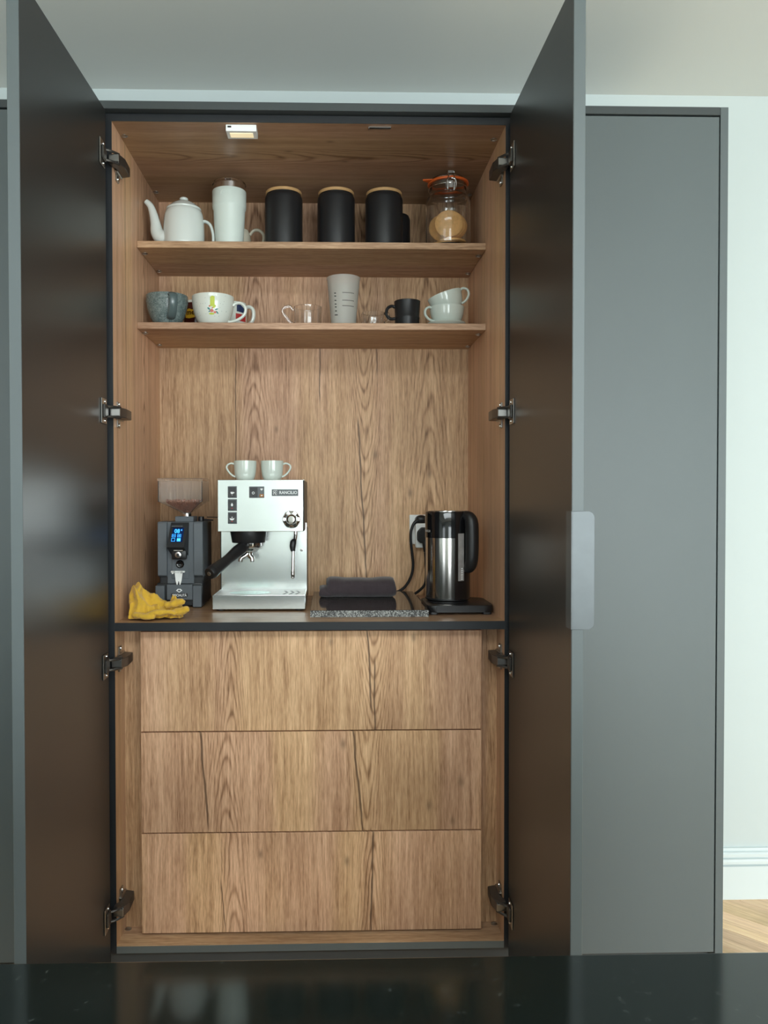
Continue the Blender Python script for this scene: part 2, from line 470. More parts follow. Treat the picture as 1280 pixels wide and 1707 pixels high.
# ------------------------------------------------------------------ the room
WY, CH = .542, 2.556                           # face of the far wall, ceiling height
XL, XR, YR = -3.0, 3.0, -4.6
def struct(mb, name, mat, parent=None, **k):
    o = mb.build(name, mat, parent, **k)
    if parent is None: tag(o, kind='structure')
    return o
b = MB(); b.box(XL-.12, XR+.12, WY, WY+.12, -.1, CH+.1); struct(b, 'wall_back', MAT['wall'], smooth=False)
b = MB(); b.box(XL-.12, XL, YR-.12, WY, -.1, CH+.1); struct(b, 'wall_left', MAT['wall'], smooth=False)
RX0, RX1, RY0, RY1 = -1.3, 1.9, -3.7, -2.5    # roof window over the room behind the island
b = MB()
b.box(XL-.12, XR+.12, RY1, WY+.12, CH, CH+.12); b.box(XL-.12, XR+.12, YR-.12, RY0, CH, CH+.12)
b.box(XL-.12, RX0, RY0, RY1, CH, CH+.12); b.box(RX1, XR+.12, RY0, RY1, CH, CH+.12)
struct(b, 'ceiling', MAT['ceil'], smooth=False)
b = MB()
for x in (RX0, (RX0+RX1)/2-.03, RX1-.06): b.box(x, x+.06, RY0, RY1, CH+.13, CH+.19)
b.box(RX0, RX1, RY0, RY0+.06, CH+.13, CH+.19); b.box(RX0, RX1, RY1-.06, RY1, CH+.13, CH+.19)
w4 = struct(b, 'window_4', MAT['front'], smooth=False)
for x0, x1 in ((RX0+.06, (RX0+RX1)/2-.03), ((RX0+RX1)/2+.03, RX1-.06)):
    b = MB(); b.box(x0, x1, RY0+.06, RY1-.06, CH+.155, CH+.163); b.build('pane', MAT['pane'], w4, smooth=False)
b = MB()                                       # wall with the side window
b.box(XR, XR+.12, YR, -3.4, -.1, CH+.1); b.box(XR, XR+.12, -1.2, WY, -.1, CH+.1)
b.box(XR, XR+.12, -3.4, -1.2, -.1, .5); b.box(XR, XR+.12, -3.4, -1.2, 2.2, CH+.1)
struct(b, 'wall_right', MAT['wall'], smooth=False)
b = MB()                                       # wall with glazed doors; pier between added to dim reflections in the steel
b.box(XL, -2.8, YR-.12, YR, -.1, CH+.1); b.box(-1.40, .10, YR-.12, YR, -.1, 2.25); b.box(2.95, XR+.12, YR-.12, YR, -.1, CH+.1); b.box(-2.8, 2.95, YR-.12, YR, 2.25, CH+.1)
struct(b, 'wall_rear', MAT['wall'], smooth=False)
def glazing(name, x0, x1, n):
    b = MB(); w = (x1-x0-.06)/n
    for i in range(n+1): b.box(x0+i*w, x0+i*w+.06, YR-.08, YR-.02, 0, 2.25)
    b.box(x0, x1, YR-.08, YR-.02, 2.19, 2.25); b.box(x0, x1, YR-.08, YR-.02, 0, .06)
    f = struct(b, name, MAT['front'], smooth=False)
    for i in range(n):
        b = MB(); b.box(x0+i*w+.06, x0+i*w+w, YR-.055, YR-.047, .06, 2.19); b.build('pane', MAT['pane'], f, smooth=False)
glazing('window_1', -2.8, -1.40, 2); glazing('window_3', .10, 2.95, 3)
b = MB()
for y0, y1 in ((-3.4, -3.34), (-2.33, -2.27), (-1.26, -1.2)): b.box(XR+.03, XR+.09, y0, y1, .5, 2.2)
b.box(XR+.03, XR+.09, -3.34, -1.26, .5, .56); b.box(XR+.03, XR+.09, -3.34, -1.26, 2.14, 2.2)
w2 = struct(b, 'window_2', MAT['front'], smooth=False)
for y0, y1 in ((-3.34, -2.33), (-2.27, -1.26)):
    b = MB(); b.box(XR+.055, XR+.063, y0, y1, .56, 2.14); b.build('pane', MAT['pane'], w2, smooth=False)
# moulded baseboard right of the cabinets
b = MB()
prof = [(0, 0), (-.022, 0), (-.022, .106), (-.013, .108), (-.013, .111), (-.021, .1125), (-.021, .121), (-.019, .128), (-.011, .1295), (-.011, .1325), (-.017, .134), (-.017, .143), (-.013, .148), (-.007, .1495), (-.007, .1530), (-.011, .1545), (-.009, .160), (0, .160)]
b.prism([(WY+p[0], p[1]) for p in prof], 1.032, XR, plane='yz')
struct(b, 'baseboard_back', MAT['base'], ang=15)
# floor: subfloor plus herringbone blocks where the floor can be seen
b = MB(); b.box(XL-.12, XR+.12, YR-.12, WY+.12, -.14, -.014)
floor = struct(b, 'floor', pbr('floor_oak_plain', (.70, .56, .36), .45, var=.1), smooth=False)
b = MB(); b.box(XL, XR, YR, -1.0, -.0139, -.0008); b.build('parquet', MAT_FL := pbr('floor_oak_far', (.74, .60, .40), .42, var=.12, vscale=8), floor, smooth=False)
b = MB(); b.box(XL, -.75, -1.0, WY, -.0139, -.0008); b.box(2.5, XR, -1.0, WY, -.0139, -.0008); b.build('parquet', MAT_FL, floor, smooth=False)
PW, PL = .10, .50
me_pl = []
for i in range(3):
    b = MB(); b.box(0, PL-.0012, 0, PW-.0012, -.014, 0, bev=.0008, seg=1); o = b.build('plank', OK['floor'][i], floor, smooth=False)
    me_pl.append(o.data); bpy.data.objects.remove(o)
lay = Matrix.Translation((1.35, .51, 0)) @ Matrix.Rotation(-PI/4, 4, 'Z')
n = 0
for k in range(-22, 30):
    for j in range(-6, 7):
        for h in (0, 1):
            ox, oy = k*PW + j*PL, k*PW - j*PL
            loc = Vector((ox, oy if h == 0 else oy + PW, 0))
            c = lay @ (loc + (Vector((PL/2, PW/2, 0)) if h == 0 else Vector((PW/2, PL/2, 0))))
            if not (-.95 < c.x < 2.70 and -1.15 < c.y < WY+.20): continue
            if c.x < .85 and c.y > .1: continue
            if n >= 300: continue
            o = bpy.data.objects.new('plank', me_pl[(k*7 + j*3 + h) % 3])
            COL.objects.link(o); o.parent = floor
            m = lay @ Matrix.Translation(loc)
            if h == 1: m = m @ Matrix.Translation((PW, 0, 0)) @ Matrix.Rotation(PI/2, 4, 'Z')
            o.matrix_local = m
            n += 1

# ------------------------------------------------------------------ tall cabinets
HW = .482                                      # half of the inner width
ZT, Z1, Z2, ZD = ZC+2.028, ZC+1.8171, ZC+1.5945, ZC+.8033
DEP, SB = .5287, .2434
YF = -.022                                     # front face of the closed doors
DZ0, DZ1 = .150, 2.2185

cab = thing('coffee_cabinet', 'tall dark cabinet with open doors and oak interior holding the coffee things', 'cabinet')
for s in (-1, 1):
    b = MB(); b.box(min(s*HW, s*.5), max(s*HW, s*.5), 0, DEP+.008, ZC-.018, ZT+.018); b.build('side_panel', OK['side'], cab, smooth=False)
    b = MB(); b.box(min(s*HW, s*.4998), max(s*HW, s*.4998), -.0012, 0, ZC-.018, ZT+.018); b.build('edge_band', MAT['edge'], cab, smooth=False)
b = MB(); b.box(-HW, HW, DEP, DEP+.008, ZC, ZT); b.build('back_panel', OK['back'], cab, smooth=False)
def fitting(parent, x, y, z, up):
    t = MB(); t.lathe([(0, 0), (.0085, 0), (.0085, up*.0015), (.006, up*.003), (0, up*.0034)], 16, (x, y, z)); t.box(x-.004, x+.004, y-.0009, y+.0009, min(z, z+up*.0042), max(z, z+up*.0042))
    return t.build('cam_fitting', MAT['nickel'], parent)
b = MB(); b.box(-HW, HW, 0, DEP, ZT, ZT+.018); tp = b.build('top_panel', OK['flat'], cab, smooth=False)
b = MB(); b.box(-HW, HW, -.0012, 0, ZT, ZT+.018); b.build('edge_band', MAT['edge'], cab, smooth=False)
for x, y in ((-.4714, .078), (-.4726, .448), (.469, .078), (.4708, .448)): fitting(tp, x, y, ZT, -1)
b = MB(); b.box(-HW, HW, 0, DEP, ZC-.018, ZC); bp_ = b.build('bottom_panel', OK['shelf'], cab, smooth=False)
b = MB(); b.box(-HW, HW, -.0012, 0, ZC-.018, ZC-.001); b.build('edge_band', MAT['front'], cab, smooth=False)
for x in (-.4735, .4735): fitting(bp_, x, .078, ZC, 1)
for z in (Z1, Z2):
    b = MB(); b.box(-HW+.0006, HW-.0006, SB, DEP, z-.0181, z, bev=.0008, seg=1); sh = b.build('shelf', OK['shelf'], cab, smooth=False)
    for x, y in ((-.4722, .297), (-.4706, .474), (.4712, .300), (.4722, .477)): fitting(sh, x, y, z-.0181, -1)
b = MB(); b.box(-HW, HW, .001, DEP, ZD-.020, ZD); b.build('counter_deck', OK['deck'], cab, smooth=False)
b = MB(); b.box(-HW, HW, -.0005, .001, ZD-.0205, ZD); b.build('edge_band', MAT['edge'], cab, smooth=False)
for s in (-1, 1):
    b = MB(); b.box(min(s*.41, s*HW), max(s*.41, s*HW), .090, .108, ZC, ZD-.020); b.build('filler_panel', OK['fill'], cab, smooth=False)
zs = [ZC+.7731, ZC+.5188, ZC+.2607, ZC+.0053]
for i in range(3):
    b = MB(); b.box(-.4306, .4337, .045, .063, zs[i+1]+(.0016 if i < 2 else 0), zs[i]-(.0016 if i else 0), bev=.0009, seg=1)
    b.box(-.405, .405, .063, .48, zs[i+1]+.02, zs[i]-.03)
    b.build('drawer', OK['d%d' % (i+1)], cab, smooth=False)
b = MB(); b.box(-.5, .5, .012, .03, .0, ZC-.018); b.build('plinth', MAT['plinth'], cab, smooth=False)

# open doors
def door_panel(w): 
    t = MB(); t.box(0, w, -.022, 0, DZ0, DZ1, bev=.0008, seg=1); return t
DW = .4965
d = door_panel(DW).build('door', MAT['front'], cab, smooth=False)
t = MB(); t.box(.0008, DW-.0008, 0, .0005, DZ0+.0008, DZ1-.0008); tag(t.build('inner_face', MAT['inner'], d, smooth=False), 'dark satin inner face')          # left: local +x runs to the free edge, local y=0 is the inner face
d.location = (-.4909, -.0245, 0); d.rotation_euler = (0, 0, -PI/2 - math.radians(1.5))
t = MB(); t.box(0, DW, 0, .022, DZ0, DZ1, bev=.0008, seg=1)
d2 = t.build('door', MAT['front'], cab, smooth=False)
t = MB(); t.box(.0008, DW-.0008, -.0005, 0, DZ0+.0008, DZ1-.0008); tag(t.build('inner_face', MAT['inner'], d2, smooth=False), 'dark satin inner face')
d2.location = (.4883, -.0245, 0); d2.rotation_euler = (0, 0, -PI/2 + math.radians(.26))
# edge pull on the right door: plate over the door edge with a lip to the outside
t = MB()
def rrect(x0, x1, z0, z1, r, corners=(1, 1, 1, 1), n=6):
    P = []
    for (cx, cz, a0, k) in ((x1-r, z1-r, 0, corners[0]), (x0+r, z1-r, PI/2, corners[1]), (x0+r, z0+r, PI, corners[2]), (x1-r, z0+r, 1.5*PI, corners[3])):
        if k: P += [(cx + r*math.cos(a0+PI/2*i/n), cz + r*math.sin(a0+PI/2*i/n)) for i in range(n+1)]
        else: P.append((cx + r*(1 if math.cos(a0+PI/4) > 0 else -1), cz + r*(1 if math.sin(a0+PI/4) > 0 else -1)))
    return P
t.prism([(y, z) for y, z in rrect(-.0015, .0405, 1.0445, 1.2610, .010, (1, 0, 0, 1))], DW, DW+.0022, bev=.0006, seg=1, plane='yz')
t.box(DW-.030, DW+.0022, -.0018, 0, 1.0445, 1.2610)
h = t.build('edge_pull', MAT['pull'], d2, ang=30)
tag(h, 'anthracite metal edge pull with a rounded lip')
# hinges
def hinge(s, z):
    X = lambda a: s*a
    xf = .4908 if s < 0 else .4873            # inner face of the open door
    def bx(t, x0, x1, y0, y1, z0, z1, bev=.001): t.box(min(X(x0), X(x1)), max(X(x0), X(x1)), y0, y1, z+z0, z+z1, bev, 1)
    t = MB()                                  # arm
    t.prism([(X(.484), -.022), (X(.459), -.025), (X(.451), .006), (X(.453), .060), (X(.4735), .066), (X(.4735), .008), (X(.484), -.006)], z-.0115, z+.0115, .0012, 1, plane='xy')
    for zz in (-.012, .012):
        t.tube([(X(xf-.002), -.046, z+zz), (X(.475), -.038, z+zz), (X(.460), -.018, z+zz)], .0032, 8, 3)
    a = t.build('hinge', MAT['hingedark'], cab)
    t = MB(); bx(t, xf, xf-.0026, -.076, -.036, -.030, .030, .0008)
    t.build('cup_plate', MAT['nickel'], a)
    t = MB(); bx(t, xf-.0024, xf-.008, -.068, -.040, -.0165, .0165, .002); t.build('cup', MAT['hingedark'], a)
    t = MB(); bx(t, .4825, .4585, -.0285, -.0245, -.0085, .0085, .0008); t.build('cover_cap', MAT['nickel'], a)
    t = MB(); bx(t, .4818, .4735, .018, .068, -.014, .014, .0015); bx(t, .4818, .4775, .026, .050, -.032, .032, .001)
    t.build('mounting_plate', MAT['nickel'], a)
    for zz in (-.026, .026):
        t = MB(); t.lathe([(0, 0), (.0048, 0), (.0044, .0022), (0, .0030)], 12, M=Matrix.Translation((X(.4775), .038, z+zz)) @ Matrix.Rotation(-s*PI/2, 4, 'Y')); t.build('screw', MAT['chrome'], a)
        t = MB(); t.lathe([(0, 0), (.0040, 0), (.0036, .0018), (0, .0025)], 12, M=Matrix.Translation((X(xf-.0026), -.050, z+zz*.88)) @ Matrix.Rotation(-s*PI/2, 4, 'Y')); t.build('screw', MAT['chrome'], a)
for s in (-1, 1):
    for z in (2.103, 1.493, .883, .272): hinge(s, z)

# neighbouring closed cabinets
def closed_cabinet(x0, x1, label, end):
    c = thing('tall_cabinet', label, 'cabinet', ((x0+x1)/2, 0, 0))
    o = (x0+x1)/2
    b = MB(); b.box(x0-o, x1-o, 0, DEP, ZC-.018, ZT+.018); b.build('carcass', MAT['edge'], c, smooth=False)
    b = MB(); b.box(x0+.002-o, x1-.002-o, YF, -.0015, DZ0, DZ1, bev=.001, seg=1); b.build('door', MAT['front'], c, smooth=False)
    b = MB(); b.box(x0-o, x1-o, .012, .030, 0, ZC-.018); b.build('plinth', MAT['plinth'], c, smooth=False)
    if end:
        b = MB(); b.box(x1+.001-o, x1+.0205-o, YF, WY-.001, 0, 2.2425, bev=.0006, seg=1); b.build('end_panel', MAT['front'], c, smooth=False)
closed_cabinet(.5008, 1.006, 'closed anthracite cabinet with end panel, right of the open cabinet', True)
closed_cabinet(-1.08, -.5008, 'closed anthracite cabinet at the far left edge beside the open door', False)
b = MB(); b.box(-1.08, 1.0065, YF, .0, 2.2232, 2.2425, bev=.0006, seg=1); b.box(-1.08, 1.0065, -.0, WY-.002, 2.2240, 2.2420)
struct(b, 'trim_1', MAT['trim'], smooth=False)

# ------------------------------------------------------------------ kitchen island
isl = thing('kitchen_island', 'island with polished black granite worktop in the foreground', 'island', (0.1, -1.85, 0))
b = MB(); b.box(-1.9, .90, -.45, .450, .930, .960, bev=.002, seg=2); b.build('worktop', MAT['island'], isl)
b = MB(); b.box(-1.88, .88, -.40, .41, .10, .930); b.build('base_unit', MAT['front'], isl, smooth=False)
b = MB(); b.box(-1.82, .82, -.30, .34, 0, .10); b.build('plinth', MAT['plinth'], isl, smooth=False)

# ------------------------------------------------------------------ cups and pots: shared builders
def wall_prof(outer, t, tb=None):
    tb = tb or t
    inner = [(max(r-t, 0), max(z, tb)) for r, z in outer if r > t]
    inner = [p for i, p in enumerate(inner) if i == 0 or p != inner[i-1]]
    return [(0, outer[0][1])] + outer + inner[::-1] + [(0, tb)]
def smooth_prof(pts, sub=5):
    P, _ = catmull([Vector((r, z, 0)) for r, z in pts], [0]*len(pts), sub)
    return [(max(p.x, 0), max(p.y, pts[0][1])) for p in P]
def prof_r(prof):
    def f(z):
        for (r0, z0), (r1, z1) in zip(prof, prof[1:]):
            if min(z0, z1) <= z <= max(z0, z1) and abs(z1-z0) > 1e-9: return r0 + (r1-r0)*(z-z0)/(z1-z0)
        return prof[-1][0] if z > prof[-1][1] else prof[0][0]
    return f
def ring_handle(t, az, pts, r, flat=1.0, sub=6, seg=12):
    # pts are (radial, height) pairs in the plane through the axis; az measured from -y towards +x
    dx, dy = math.sin(az), -math.cos(az)
    t.tube([(dx*a, dy*a, z) for a, z in pts], r, seg, sub, flat, up=(0, 0, 1))

Z1 += .0004; Z2 += .0004; ZD += .0004      # hairline under everything that stands on the boards
# ---- upper shelf
# teapot
tp = thing('teapot', 'white enamel teapot with curved spout on the upper shelf', 'teapot', (-.3655, .315, Z1))
body = smooth_prof([(.0540, .0), (.0570, .003), (.0575, .02), (.0572, .055), (.0552, .085), (.0520, .100), (.0480, .107)], 4)
b = MB(); b.lathe([(0, 0)] + body + [(.043, .107), (.043, .100), (0, .100)], 48); b.build('body', MAT['enamel'], tp)
b = MB(); b.lathe([(0, .1075), (.0430, .1075), (.0478, .1072), (.0486, .1085), (.0486, .1118), (.0470, .1135)] + smooth_prof([(.0445, .1145), (.0360, .1225), (.0240, .1300), (.0080, .1340)], 4) + [(0, .1342)], 48)
b.build('lid', MAT['enamel'], tp)
b = MB(); b.lathe([(0, .133), (.0070, .133)] + smooth_prof([(.0070, .1345), (.0110, .1370), (.0122, .1405), (.0095, .1440), (.0040, .1455)], 3) + [(0, .1455)], 24); b.build('knob', MAT['enamel'], tp)
b = MB(); b.tube([(-.036, -.004, .026), (-.060, -.005, .030), (-.074, -.006, .044), (-.079, -.006, .068), (-.085, -.006, .096), (-.093, -.006, .118), (-.1055, -.006, .1315)],
       [.024, .0235, .0190, .0145, .0115, .0095, .0072], 20, 6, up=(0, 1, 0), cap=True); b.build('spout', MAT['enamel'], tp)
b = MB(); b.tube([(.050, 0, .077), (.062, .0, .077), (.074, 0, .068), (.0805, 0, .050), (.0830, 0, .030), (.079, 0, .014), (.052, 0, .012)], .0082, 14, 6, .55, up=(0, 0, 1)); b.build('handle', MAT['enamel'], tp)

# travel tumbler
tm = thing('travel_tumbler', 'pale travel tumbler with steel rim and clear lid', 'tumbler', (-.2370, .315, Z1))
tprof = [(.0370, .0), (.0385, .003), (.0400, .03), (.0430, .072), (.0446, .108), (.0470, .112), (.0476, .118), (.0478, .160), (.0470, .1615)]
b = MB(); b.lathe([(0, 0)] + tprof + [(.044, .1615), (.044, .155), (0, .155)], 48); b.build('body', MAT['mint'], tm)
b = MB(); b.lathe([(0, .158), (.0452, .158), (.0452, .1770), (.0440, .1780), (.042, .1780), (.042, .165), (0, .165)], 48); b.build('steel_rim', MAT['chrome'], tm)
b = MB(); b.lathe([(0, .174), (.0415, .174), (.0415, .1785), (.0468, .1786), (.0476, .1800), (.0466, .1840), (.0440, .1865), (.0380, .1865), (.036, .1825), (0, .1825)], 48)
b.box(-.009, .009, -.030, -.002, .1825, .1885, .002, 1); b.build('lid', MAT['acryl'], tm)
vs, fs = text_geo('YETI', .0165, .0009, True); b = MB(); b.add(wrap([(v.x*1.2, v.y, v.z) for v in vs], .0476, (0, 0), -.12, .146), fs)
b.build('lettering', MAT['mint'], tm)

# cream cup half hidden behind the tumbler
cc = thing('cream_cup', 'small cream cup half hidden behind the pale tumbler', 'cup', (-.2270, .420, Z1))
b = MB(); o_ = smooth_prof([(.030, 0), (.036, .004), (.041, .040), (.0395, .068), (.034, .086)], 4); b.lathe(wall_prof(o_, .004), 36); b.build('body', MAT['cream'], cc)
b = MB(); ring_handle(b, PI/2, [(.037, .074), (.047, .087), (.062, .0895), (.0760, .079), (.0785, .061), (.070, .044), (.055, .039), (.038, .046)], .0056, .8); b.build('handle', MAT['cream'], cc)

# canisters
def canister(x, label):
    c = thing('canister', label, 'canister', (x, .318, Z1), 0, 'black canisters with bamboo lids')
    pr = [(0, 0), (.0500, 0), (.0530, .002), (.0535, .005), (.0535, .138), (.0525, .1445), (.0495, .1500), (.0480, .1520), (.0480, .154), (0, .154)]
    b = MB(); b.lathe(pr, 56); b.build('body', MAT['mat_black'], c)
    b = MB(); b.lathe([(0, .1535), (.0500, .1535), (.0512, .1545), (.0512, .1605), (.0500, .1620), (0, .1620)], 48); b.build('lid', MAT['bamboo'], c)
    b = MB(); b.lathe([(.0478, .1515), (.0492, .1515), (.0492, .1536), (.0478, .1536)], 48); b.build('seal_ring', MAT['blackp'], c)
canister(-.0828, 'black canister with bamboo lid nearest the pale tumbler')
canister(.0665, 'middle one of the three black canisters with bamboo lids')
canister(.2032, 'black canister with bamboo lid nearest the clip-top biscuit jar')
sc_ = thing('small_black_pot', 'small black pot peeking out behind the third canister', 'pot', (.2470, .428, Z1))
b = MB(); b.lathe(wall_prof([(.040, 0), (.042, .003), (.042, .122), (.040, .129), (.036, .1315)], .004), 40); b.build('body', MAT['mat_black'], sc_)
b = MB(); b.lathe([(.036, .1315), (.0375, .1325), (.0375, .1345), (.034, .135), (.034, .1315)], 40); b.build('rim', MAT['mat_black'], sc_)

# clip-top jar
jx, jy = .3862, .3130
jar = thing('clip_top_jar', 'clip-top glass jar with orange rubber seal and biscuits inside', 'jar', (jx, jy, Z1))
outer = [(.0600, 0), (.0630, .003), (.0640, .010), (.0640, .128), (.0622, .140), (.0570, .150), (.0525, .156), (.0515, .163), (.0515, .178), (.0530, .182), (.0530, .1860)]
inner = [(.0490, .1860), (.0485, .163), (.0500, .154), (.0555, .146), (.0600, .137), (.0615, .127), (.0615, .012), (.0590, .006)]
b = MB(); b.lathe([(0, 0)] + outer + inner + [(0, .0055)], 56); b.build('glass_body', MAT['glass'], jar)
def seal(): 
    t = MB(); t.lathe([(.0490, .1845), (.0575, .1845), (.0585, .1870), (.0575, .1902), (.0480, .1902), (.0480, .1862)], 56)
    t.prism([(-.054*math.cos(.45), -.054*math.sin(.45)-.012), (-.076, -.031), (-.074, -.024), (-.052*math.cos(.2), -.052*math.sin(.2)+.004)], .1865, .1897, .0006, 1, plane='xy')
    return t
seal().build('rubber_seal', MAT['orange'], jar)
b = MB(); b.lathe([(0, .1925)] + [(.046, .1925), (.0470, .1904), (.0540, .1904), (.0545, .1925), (.0530, .195), (.0490, .1985), (.040, .2020), (.020, .2045)] + [(0, .205)], 56); b.build('glass_lid', MAT['glass'], jar)
b = MB()                                       # wire bail and clamp at the front
b.tube([(.0555*math.cos(a), .0555*math.sin(a), .172) for a in [2*PI*i/40 for i in range(40)]], .0011, 8, 1, closed=True)
b.tube([(-.0090, -.0570, .150), (-.0135, -.060, .162), (-.0125, -.0625, .176), (-.0080, -.0610, .186), (-.0075, -.0600, .192), (-.0105, -.0580, .1990), (-.0100, -.0530, .2040), (0, -.051, .2050), (.0100, -.0530, .2040), (.0105, -.0580, .1990), (.0075, -.0600, .192), (.0080, -.0610, .186), (.0125, -.0625, .176), (.0135, -.060, .162), (.0090, -.0570, .150)], .0014, 8, 5)
b.tube([(-.0085, -.0560, .150), (-.0088, -.0605, .170), (-.0085, -.0615, .180), (0, -.0620, .183), (.0085, -.0615, .180), (.0088, -.0605, .170), (.0085, -.0560, .150)], .0014, 8, 5)
b.tube([(-.009, -.052, .2020), (-.009, -.030, .2065), (0, -.020, .2075), (.009, -.030, .2065), (.009, -.052, .2020)], .0013, 8, 4)
b.build('wire_clasp', MAT['chrome'], jar)
b = MB(); b.box(-.0085, .0085, -.0560, -.0545, .198, .2050, .0005, 1); b.build('clasp_plate', MAT['nickel'], jar)
b = MB(); b.box(-.0060, .0060, -.0560, -.0530, .158, .178, .0008, 1); b.build('clasp_latch', MAT['nickel'], jar)
# biscuits
def biscuit(loc, rot, label, r=.0400, t=.0085):
    b = MB(); b.lathe([(0, -t/2), (r*.90, -t/2), (r*.97, -t*.32), (r, 0), (r*.97, t*.32), (r*.88, t*.5), (r*.5, t*.56), (0, t*.55)], 32)
    o = b.build('biscuit', MAT['cookie'])
    o.location = loc; o.rotation_euler = rot
    tag(o, label, 'biscuit', 'biscuits in the clip-top jar')
zb = Z1 + .0058
biscuit((jx-.010, jy+.004, zb+.0044), (0, 0, .3), 'lowest biscuit lying flat on the floor of the jar')
biscuit((jx+.009, jy-.003, zb+.0134), (0, 0, 1.3), 'biscuit lying flat under the upright ones in the jar')
zf = zb + .0185
biscuit((jx-.0020, jy-.0300, zf+.0400), (PI/2-.06, 0, -.08), 'round golden biscuit facing out at the front of the jar')
biscuit((jx+.0050, jy-.0195, zf+.0400), (PI/2-.06, 0, -.14), 'second upright biscuit, right behind the front one')
biscuit((jx+.0100, jy-.0090, zf+.0400), (PI/2-.05, 0, -.20), 'third upright biscuit from the front of the jar')
biscuit((jx+.0140, jy+.0020, zf+.0400), (PI/2-.05, 0, -.25), 'fourth upright biscuit, its edge showing at the right in the jar')
biscuit((jx-.0130, jy+.0150, zf+.0400), (PI/2, 0, .10), 'rearmost upright biscuit showing low at the left in the jar')

# sensor lamp and the bare bracket under the cabinet top
lamp = thing('sensor_lamp', 'white stick-on sensor lamp under the cabinet top, warm lens', 'lamp', (-.1690, .030, ZT))
b = MB(); b.box(-.0375, .0375, -.022, .022, -.0170, -.0005, .0015, 2); b.build('housing', MAT['whitep'], lamp)
b = MB(); b.box(-.029, .028, -.012, .012, -.0182, -.0168, .0006, 1); b.build('lens', MAT['lens'], lamp)
b = MB(); b.box(-.0330, -.0240, -.0226, -.0219, -.0085, -.0045); b.build('sensor', MAT['blackp'], lamp)
b = MB(); b.box(-.0275, .0275, -.010, .0, -.0014, -.0003); b.box(-.0275, -.0262, -.010, .0, -.0048, -.0003); b.box(-.0275, .0275, -.0106, -.0098, -.0022, -.0003)
o = b.build('magnet_bracket', MAT['nickel'], loc=(.1725, .0240, ZT), smooth=False)
tag(o, 'small bare metal bracket under the cabinet top, right of centre', 'bracket')

# ---- lower shelf
# crackled mug
gm = thing('crackled_mug', 'rounded blue-grey crackled mug at the left end of the lower shelf', 'mug', (-.4150, .318, Z2))
o_ = smooth_prof([(.026, 0), (.032, .003), (.0425, .018), (.0510, .038), (.0570, .060), (.0590, .076), (.0585, .0885)], 4)
b = MB(); b.lathe(wall_prof(o_, .0045), 56); b.build('body', MAT['greym'], gm)
b = MB(); ring_handle(b, .42, [(.0560, .080), (.066, .082), (.076, .076), (.079, .060), (.072, .040), (.058, .024), (.045, .019)], .0115, .42, 6, 14); b.build('handle', MAT['greyh'], gm)
# maroon mug behind
mm = thing('maroon_mug', 'dark maroon mug with yellow lettering, tucked behind two larger mugs', 'mug', (-.349, .432, Z2))
pr = [(.036, 0), (.0385, .003), (.0395, .01), (.0395, .096), (.0385, .098)]
b = MB(); b.lathe(wall_prof(pr, .004), 40); b.build('body', MAT['maroon'], mm)
b = MB(); b.lathe([(.0397, .092), (.0399, .0940), (.0395, .0990), (.0370, .0995), (.0365, .092)], 40); b.build('rim', MAT['floral'], mm)
b = MB(); decal(b, [(-.021, -.012), (-.006, -.015), (.010, -.013), (.022, -.008), (.021, .010), (.012, .014), (.004, .010), (-.006, .014), (-.016, .011), (-.022, .004)], .0396, (0, 0), -.30, .060); b.build('print', MAT['yellowp'], mm)
vs, fs = text_geo('me', .022, .0005, True); b = MB(); b.add(wrap([(v.x, v.y, v.z+.0006) for v in vs], .0398, (0, 0), -.34, .062), fs); b.build('lettering', MAT['maroon'], mm)
# floral mug
fm = thing('floral_mug', 'wide off-white mug with flower print and tiny dots', 'mug', (-.2838, .312, Z2))
fo = smooth_prof([(.028, 0), (.034, .003), (.0435, .015), (.0520, .034), (.0572, .056), (.0590, .074), (.0592, .0850)], 4)
b = MB(); b.lathe(wall_prof(fo, .0042), 56); b.build('body', MAT['floral'], fm)
b = MB(); ring_handle(b, PI/2-.05, [(.0575, .060), (.0630, .066), (.0760, .0690), (.0890, .0610), (.0930, .0470), (.0860, .0320), (.0700, .0210), (.0500, .0150), (.040, .016)], .0058, .75, 6, 14); b.build('handle', MAT['floral'], fm)
fr = prof_r(fo)
def fl(name, mat, shapes, az=.13):
    b = MB()
    for p, z0 in shapes: decal(b, p, fr, (0, 0), az, z0)
    return b.build(name, mat, fm)
fl('print', MAT['lime'], [([(-.0072, -.013), (.0052, -.013), (.0054, .014), (-.0015, .016), (-.0070, .012)], .060), (disc(.004, .0, .006, 8, .0035, .9), .047), (disc(-.003, .0, .008, 8, .0026, 0), .028)])
fl('print', MAT['teal'], [(disc(-.011, 0, .005, 8, .0024, -.7), .041), (disc(-.008, 0, .0045, 8, .0018, .5), .035), (disc(.010, 0, .0045, 8, .0018, .3), .040), (disc(.012, -.006, .005, 8, .002, -.8), .038)])
fl('print', MAT['pink'], [(disc(-.003, 0, .0056, 8, .0044), .036), (disc(.006, 0, .004, 8, .003), .032), (disc(-.009, 0, .0024, 8), .048), (disc(-.001, 0, .002, 8), .043)])
fl('print', MAT['dotgrey'], [(disc(random.uniform(-.055, .055), 0, .0009, 6), .018 + .064*random.random()) for i in range(34)])
